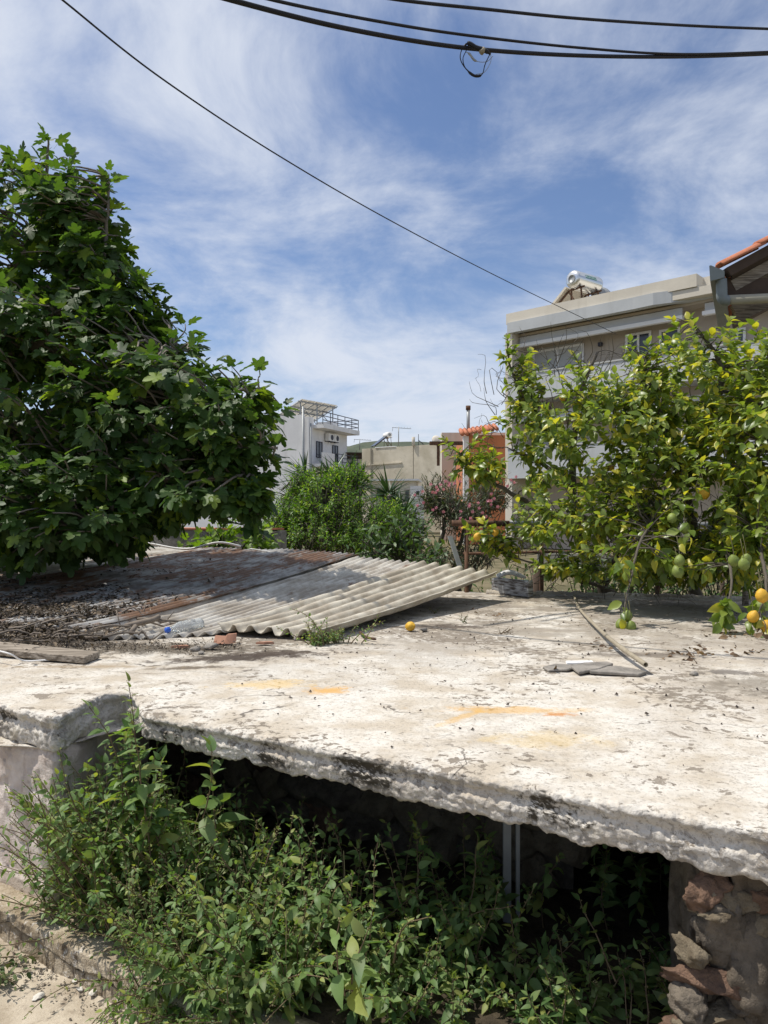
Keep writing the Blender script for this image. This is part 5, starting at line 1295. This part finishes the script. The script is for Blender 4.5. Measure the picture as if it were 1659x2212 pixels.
b = MB(); b.tube(smoothpath([zc(560, 320), zc(490, 400), zc(465, 530), zc(520, 660), zc(640, 790), zc(740, 830), zc(830, 790), zc(870, 640), (zc(950, 470))], 30), [.005] * 14 + [.013] * 7 + [.005] * 9, 6); b.build('black_wire', M_cable, lp_, True)
b = MB(); b.tube(smoothpath([zc(600, 330), zc(560, 420), zc(510, 540), zc(540, 680), zc(640, 780)], 16), .0045, 6); b.build('black_wire', M_cable, lp_, True)
b = MB(); b.tube(smoothpath([zc(555, 430), zc(620, 470), zc(700, 570), zc(820, 600), zc(920, 580), zc(1000, 500)], 20), [.004] * 3 + [.011] * 6 + [.003] * 11, 6); b.build('grey_wire', M_grey, lp_, True)
b = MB(); b.tube(smoothpath([zc(960, 470), zc(970, 560), zc(930, 670), zc(850, 770), zc(720, 800)], 16), .003, 5); b.build('grey_wire', M_grey, lp_, True)
b = MB(); b.tube([zc(800, 450), zc(860, 385)], .027, 8); b.build('tape_band', M_cane, lp_, True)
cable([PX(235, 1166, 8.6), PX(310, 1172, 8.5), PX(400, 1186, 8.4), PX(470, 1172, 8.3), PX(520, 1180, 8.4)], .012, 'white_hose', 'white hose looping across the sheets below the fig', 30, None, M_white)
cable([PX(540, 1185, 7.9), PX(610, 1196, 7.8), PX(690, 1204, 7.7), PX(790, 1218, 7.2), PX(900, 1232, 7.0)], .006, 'washing_line', 'thin pale cord along the far edge of the sheets', 30, None, M_white)

# ------------------------------------------------------------------ things lying on the slab
pl = [PZ(-60, 1425, .80), PZ(192, 1426, .80), PZ(216, 1411, .80), PZ(0, 1392, .80), PZ(-60, 1390, .80)]
b = MB(); top = [PZ(-80, 1400, .825), PZ(150, 1415, .82), PZ(208, 1409, .82), PZ(205, 1402, .82), PZ(60, 1388, .825), PZ(-80, 1378, .83)]
top = [PZ(-150, 1388, .825), PZ(183, 1419, .805), PZ(216, 1407, .805), PZ(-150, 1370, .825)]
btm = [Vector((p.x, p.y, p.z - .035)) for p in top]
b.add(top + btm, [(0, 1, 2, 3), (7, 6, 5, 4), (0, 4, 5, 1), (1, 5, 6, 2), (2, 6, 7, 3), (3, 7, 4, 0)])
o = b.build('weathered_plank', M_plank, label='weathered grey wooden plank lying on the slab by the twigs', cat='plank'); md = o.modifiers.new('bev', 'BEVEL'); md.width = .004
cable([PZ(-30, 1400, .835), PZ(20, 1412, .822), PZ(50, 1427, .775), PZ(95, 1426, .775), PZ(140, 1423, .776)], .004, 'white_wire', 'thin white wire draped over the weathered plank', 24, None, M_white)
# bottle
b0_, b1_ = PX(365, 1360, 4.62), PX(428, 1348, 4.78)
b0_.z += .0; ax = (b1_ - b0_); Lb = ax.length; ax.normalize()
Mb = Matrix.Translation(b0_) @ ax.to_track_quat('Z', 'Y').to_matrix().to_4x4()
bt = thing('plastic_bottle', b0_, 'clear plastic water bottle with blue cap lying on the zinc sheet', 'bottle')
rb = .037
b = MB(); b.lathe([(.012, 0), (.013, .02), (.02, .035), (.034, .065), (rb, .09), (rb * .95, .11), (rb, .13), (rb * .95, .15), (rb, .17), (rb * .96, .19), (rb, .21), (rb, Lb + .01), (.03, Lb + .025), (.005, Lb + .02)], Mb, 20); b.build('body', M_bottle, bt, True)
b = MB(); b.lathe([(.016, -.022), (.017, -.018), (.017, .002), (.014, .003)], Mb, 16); b.build('cap', M_bluecap, bt, True)
# terracotta shard
M_shard = plain('old_shard', (0.33, 0.17, 0.11), .9, var=.2, scale=30)
p = PZ(487, 1388, .775); b = MB(); vs = []
for s_ in (0, 1):
    for i in range(9):
        an_ = R(200 + 140 * i / 8); vs.append(p + Vector((-.062 + .125 * i / 8, -.01 + .05 * math.sin(an_) + (.04 if s_ else 0), .002 + s_ * (.036 + .012 * (i > 4)))))
        vs.append(p + Vector((-.056 + .113 * i / 8, .004 + .04 * math.sin(an_) + (.04 if s_ else 0), .002 + s_ * (.036 + .012 * (i > 4)))))
fs = []
for i in range(8):
    a = 2 * i; fs += [(a, a + 2, 18 + a + 2, 18 + a), (a + 1, 18 + a + 1, 18 + a + 3, a + 3), (18 + a, 18 + a + 2, 18 + a + 3, 18 + a + 1)]
fs += [(0, 18, 19, 1), (16, 17, 35, 34)]
b.add(vs, fs); b.build('terracotta_shard', M_shard, smooth=False, label='curved terracotta pot shard leaning at the sheet edge', cat='shard')
stm = [stone_mesh('pebble', (.03, .024, .017), 80 + i, 2) for i in range(4)]
for me in stm: me.materials.append(M_stoneA)
for k, (x, y, s_, lab) in enumerate(((455, 1402, 1.15, 'rounded grey stone in the dirt left of the dark stain'), (422, 1405, .9, 'pale stone in the dirt beside the rounded grey stone'), (435, 1412, .6, 'small pebble in the dirt between stone and stain'), (640, 1382, .7, 'small grey stone by the stem of the slab weed clump'), (916, 1364, .8, 'pale pebble lying beside the fallen lemon'), (1500, 1458, .7, 'small dark stone on the grey stain near the cane'))):
    me = stm[k % 4]
    put(me, 'stone', None, PZ(x, y, .77) + UP * .010 * s_, (0, 0, k), s_, None, label=lab, category='stone', group='stones on the slab')
for k, (x, y, lab) in enumerate(((572, 1392, 'flat red tile fragment in front of the sheet teeth'), (390, 1400, 'tiny brick fragment on the dirt strip'))):
    p = PZ(x, y, .772); b = MB(); b.add([p + Vector(v) for v in ((-.05, -.01, .003), (.0, -.02, .003), (.055, .0, .003), (.03, .02, .003), (-.03, .018, .003), (-.048, -.008, .014), (.0, -.018, .016), (.05, .0, .014), (.03, .018, .016), (-.03, .016, .014))], [(5, 6, 7, 8, 9)] + [(i, (i + 1) % 5, 5 + (i + 1) % 5, 5 + i) for i in range(5)])
    o = b.build('tile_fragment', M_shard, label=lab, cat='fragment', group='tile fragments'); 
put(me_y, 'fallen_lemon', None, PZ(886, 1363, .77) + UP * .029, (1.3, .4, .8), .062, None, label='single fallen lemon lying on the slab beside a pebble', category='lemon')
b = MB(); b.tube(smoothpath([PZ(778, 1366, .785), PZ(790, 1376, .785), PZ(812, 1381, .782)], 10), [.008] * 9 + [.005], 7); b.build('fallen_stick', M_rustpipe, smooth=True, label='short curved reddish stick on the slab right of the weed clump', cat='stick')
# flat broken slates / wood
def flat(name, pts, z, th, mt, label, cat, group=None, tilt=0.0):
    b = MB(); n = len(pts); T = [PZ(x, y, z) for x, y in pts]; c = sum(T, Vector()) / n
    T = [p + UP * (th * .5 * mnoise.noise(p * 9) + tilt * (p.x - c.x)) for p in T]; Bm = [Vector((p.x, p.y, p.z)) - UP * th for p in T]
    b.add(T + Bm, [tuple(range(n)), tuple(range(2 * n - 1, n - 1, -1))] + [(i, n + i, n + (i + 1) % n, (i + 1) % n) for i in range(n)])
    o = b.build(name, mt, label=label, cat=cat, group=group); md = o.modifiers.new('bev', 'BEVEL'); md.width = .003; return o
flat('bark_piece', [(1172, 1440), (1200, 1433), (1232, 1434), (1240, 1442), (1225, 1446), (1185, 1446)], .782, .011, M_stoneA, 'grey slate piece at the far end of the broken stack, by the dry leaf', 'slate', 'broken slates')
flat('slate_piece', [(1232, 1437), (1262, 1430), (1310, 1428), (1325, 1432), (1295, 1443), (1250, 1450)], .79, .013, M_stoneA, 'middle grey slate piece resting over the other two', 'slate', 'broken slates')
flat('slate_piece', [(1268, 1444), (1292, 1440), (1330, 1437), (1372, 1442), (1398, 1450), (1380, 1455), (1330, 1453), (1275, 1450)], .785, .014, M_stoneA, 'long pointed grey slate piece nearest the cane tip', 'slate', 'broken slates')
flat('slate_sliver', [(1222, 1427), (1280, 1426), (1282, 1430), (1224, 1431)], .786, .012, M_white, 'white painted sliver leaning behind the slate pieces', 'sliver')
# cane
b = MB(); cp = smoothpath([PZ(1240, 1288, .80), PZ(1252, 1315, .80), PZ(1290, 1355, .81), PZ(1330, 1390, .825), PZ(1395, 1436, .815)], 40)
b.tube(cp, [.009 + (.0022 if i % 8 == 0 else 0) + .003 * i / 40 for i in range(40)], 10, cap=False); cn = b.build('cane', M_cane, smooth=True, label='dry hollow cane lying across the back of the slab', cat='cane')
md = cn.modifiers.new('t', 'SOLIDIFY'); md.thickness = .003
# twigs and litter on the sheets
GT = 'dead twigs on the sheets'
for k in range(60):
    x = rng.uniform(-30, 330); y = rng.uniform(1305, 1385) if x < 200 else rng.uniform(1325, 1372)
    p = PZ(x, y, .835 if y < 1340 else .82); an_ = rng.normal() * .5 + .25; L = rng.uniform(.12, .42)
    d_ = Vector((math.cos(an_), math.sin(an_) * .8, rng.uniform(-.03, .08)))
    b = MB(); pts = smoothpath([p - d_ * L / 2, p - d_ * L * .1 + rv() * .02, p + d_ * L * .2 + rv() * .02, p + d_ * L / 2 + rv() * .02], 9)
    r_ = rng.uniform(.004, .011); b.tube(pts, [r_ * (1 - .5 * i / 8) for i in range(9)], 5)
    if rng.random() < .5: b.tube([pts[5], pts[5] + (d_ * .4 + rv() * .4) * .12 + UP * .02], [r_ * .6, r_ * .3], 4)
    b.build('dead_twig', M_twig, smooth=True, label='dead twig in the litter on the sheets under the fig', cat='twig', group=GT)
pts_ = smoothpath([PZ(270, 1352, .83), PZ(300, 1345, .85), PZ(332, 1338, .87), PZ(345, 1330, .89)], 10)
b = MB(); b.tube(pts_, [.014, .016, .017, .017, .018, .018, .017, .016, .015, .012], 7); b.tube([pts_[6], PZ(420, 1345, .83)], [.01, .006], 6); b.build('dead_branch', M_twig, smooth=True, label='thick forked dead branch at the edge of the twigs left of the bottle', cat='branch')
b = MB(); b.tube([PZ(283, 1368, .805), PZ(293, 1352, .84)], [.017, .014], 7); b.build('wood_stub', M_twig, smooth=True, label='short wood stub standing on the zinc sheet left of the bottle', cat='wood')
f2 = Foliage()
for _ in range(9000):
    m_k = rng.random()
    if m_k < .45: x, y, z = rng.uniform(-60, 250), rng.uniform(1285, 1330) , .855
    elif m_k < .8: x, y, z = rng.uniform(-60, 175) + 90 * max(0, rng.normal()) * .5, rng.normal(1356, 15), .815
    else: x, y, z = rng.uniform(60, 520), rng.normal(1398, 7), .774
    if y < 1275: continue
    f2.add(PZ(x, y, z) + UP * rng.uniform(-.01, .025), rv() * Vector((1, 1, .3)), UP + rv() * .4, rng.uniform(.010, .040) if m_k < .8 else rng.uniform(.005, .018))
for (NL_, NR_, FL_, FR_), n_l, tm, smx in ((S3, 3200, .42, .85), (S4, 3200, .6, 1.0)):
    for _ in range(n_l):
        s_ = rng.uniform(0, smx); t_ = abs(rng.normal()) * tm * .5
        if fbm((s_ * 3, t_ * 4, smx), 1.5, 3) < -.05: continue
        a = NL_.lerp(NR_, s_); c = FL_.lerp(FR_, s_); p = a.lerp(c, t_); p.z = a.z + (c.z - a.z) * t_ ** 1.35 + .04 + rng.uniform(-.008, .012)
        f2.add(p, rv() * Vector((1, 1, .25)), UP + rv() * .35, rng.uniform(.012, .045))
P_, F_, S_ = f2.arrays(); merged('leaf_litter', PW, P_, F_, S_, M_litter2, None, 5, label='dark leaf litter and dirt strewn over the sheets and slab', cat='litter')
# crumbs of mortar and dry bits on the slab
f2 = MB()
for _ in range(420):
    x, y = rng.uniform(500, 1659), 1290 + abs(rng.normal()) * 130
    if y > 1700: continue
    p = PZ(x, y, .771); s_ = rng.uniform(.002, .007) * (1 if rng.random() < .93 else 1.8)
    f2.add([p + Vector(v) * s_ + rv() * s_ * .3 for v in ((1, 0, 0), (0, 1, 0), (-1, 0, 0), (0, -1, 0), (0, 0, 1))], [(0, 1, 4), (1, 2, 4), (2, 3, 4), (3, 0, 4)])
f2.build('crumbs', M_litter, kind='stuff', label='scattered dark crumbs and dry bits on the slab', cat='crumbs')
f3 = Foliage()
for (x, y, n, sx_, sy_) in ((1500, 1412, 36, 40, 7), (1590, 1372, 20, 30, 6), (1290, 1400, 10, 14, 8), (1060, 1325, 10, 30, 4), (1220, 1446, 5, 10, 3), (1620, 1405, 12, 25, 8)):
    for _ in range(n): f3.add(PZ(x + rng.normal() * sx_, y + rng.normal() * sy_, .776), rv() * Vector((1, 1, .3)), UP + rv() * .7, rng.uniform(.02, .055))
P_, F_, S_ = f3.arrays(); merged('fallen_leaves', PL, P_, F_, S_, M_dryleaf, None, 6, label='brown fallen leaves scattered at the back of the slab', cat='leaves')
# ------------------------------------------------------------------ things on the pavement
p = PZ(258, 2153, .008); dcg = Vector((.95, -.25, 0)).normalized()
cg = thing('cigarette_butt', p, 'white cigarette butt lying on the pavement near the ledge', 'cigarette butt')
b = MB(); b.tube([p - dcg * .026, p + dcg * .012], .0042, 10); b.build('paper', M_white, cg, True)
b = MB(); b.tube([p + dcg * .0122, p + dcg * .032], .0043, 10); b.build('filter', M_pipe2, cg, True)
chip = [stone_mesh('chip', (.018, .012, .005), 120 + i, 3, .3) for i in range(3)]
M_chip = plain('plaster_chip', (0.58, 0.54, 0.47), .9, var=.15, scale=60)
for me in chip: me.materials.append(M_chip)
for k, (x, y, s_, lab) in enumerate(((137, 2070, 1.3, 'largest white plaster chip on the pavement near the wilted leaves'), (206, 2142, 1.1, 'white plaster chip at the foot of the ledge near the cigarette butt'), (172, 2136, .8, 'small white plaster chip left of the other chip at the ledge'), (82, 2152, .9, 'flat white plaster chip out on the open pavement'), (160, 2120, .6, 'tiny plaster chip tight against the ledge'))):
    put(chip[k % 3], 'plaster_chip', None, PZ(x, y, .006), (.1, .1, k * 1.3), s_, None, label=lab, category='plaster chip', group='plaster chips on the pavement')
gch = MB()
for _ in range(500):
    u = rng.uniform(.3, 2.6); p = l0 + ldir * u + lnrm * (.02 + abs(rng.normal()) * .05); p.z = .004; s_ = rng.uniform(.002, .007)
    gch.add([p + Vector(v) * s_ + rv() * s_ * .3 for v in ((1, 0, 0), (0, 1, 0), (-1, 0, 0), (0, -1, 0), (0, 0, .8))], [(0, 1, 4), (1, 2, 4), (2, 3, 4), (3, 0, 4)])
gch.build('grit', M_mortar, kind='stuff', label='loose grit along the foot of the ledge', cat='grit')
f3 = Foliage(); sp = MB(); p0 = PZ(30, 2100, .02)
wl = thing('wilted_sprig', p0, 'wilted uprooted green sprig lying on the pavement', 'plant')
for k in range(6):
    d_ = Vector((.9, .15 + rng.normal() * .25, .05)); a = p0 + Vector((-.12, rng.normal() * .03, .005)); weed_stem(f3, a, d_, .20, 14, .04, sp, None, .1)
sp.build('stem', M_wstem, wl, True); grow(f3, PW, M_wilt, wl, 60, 'small_leaves', 6)
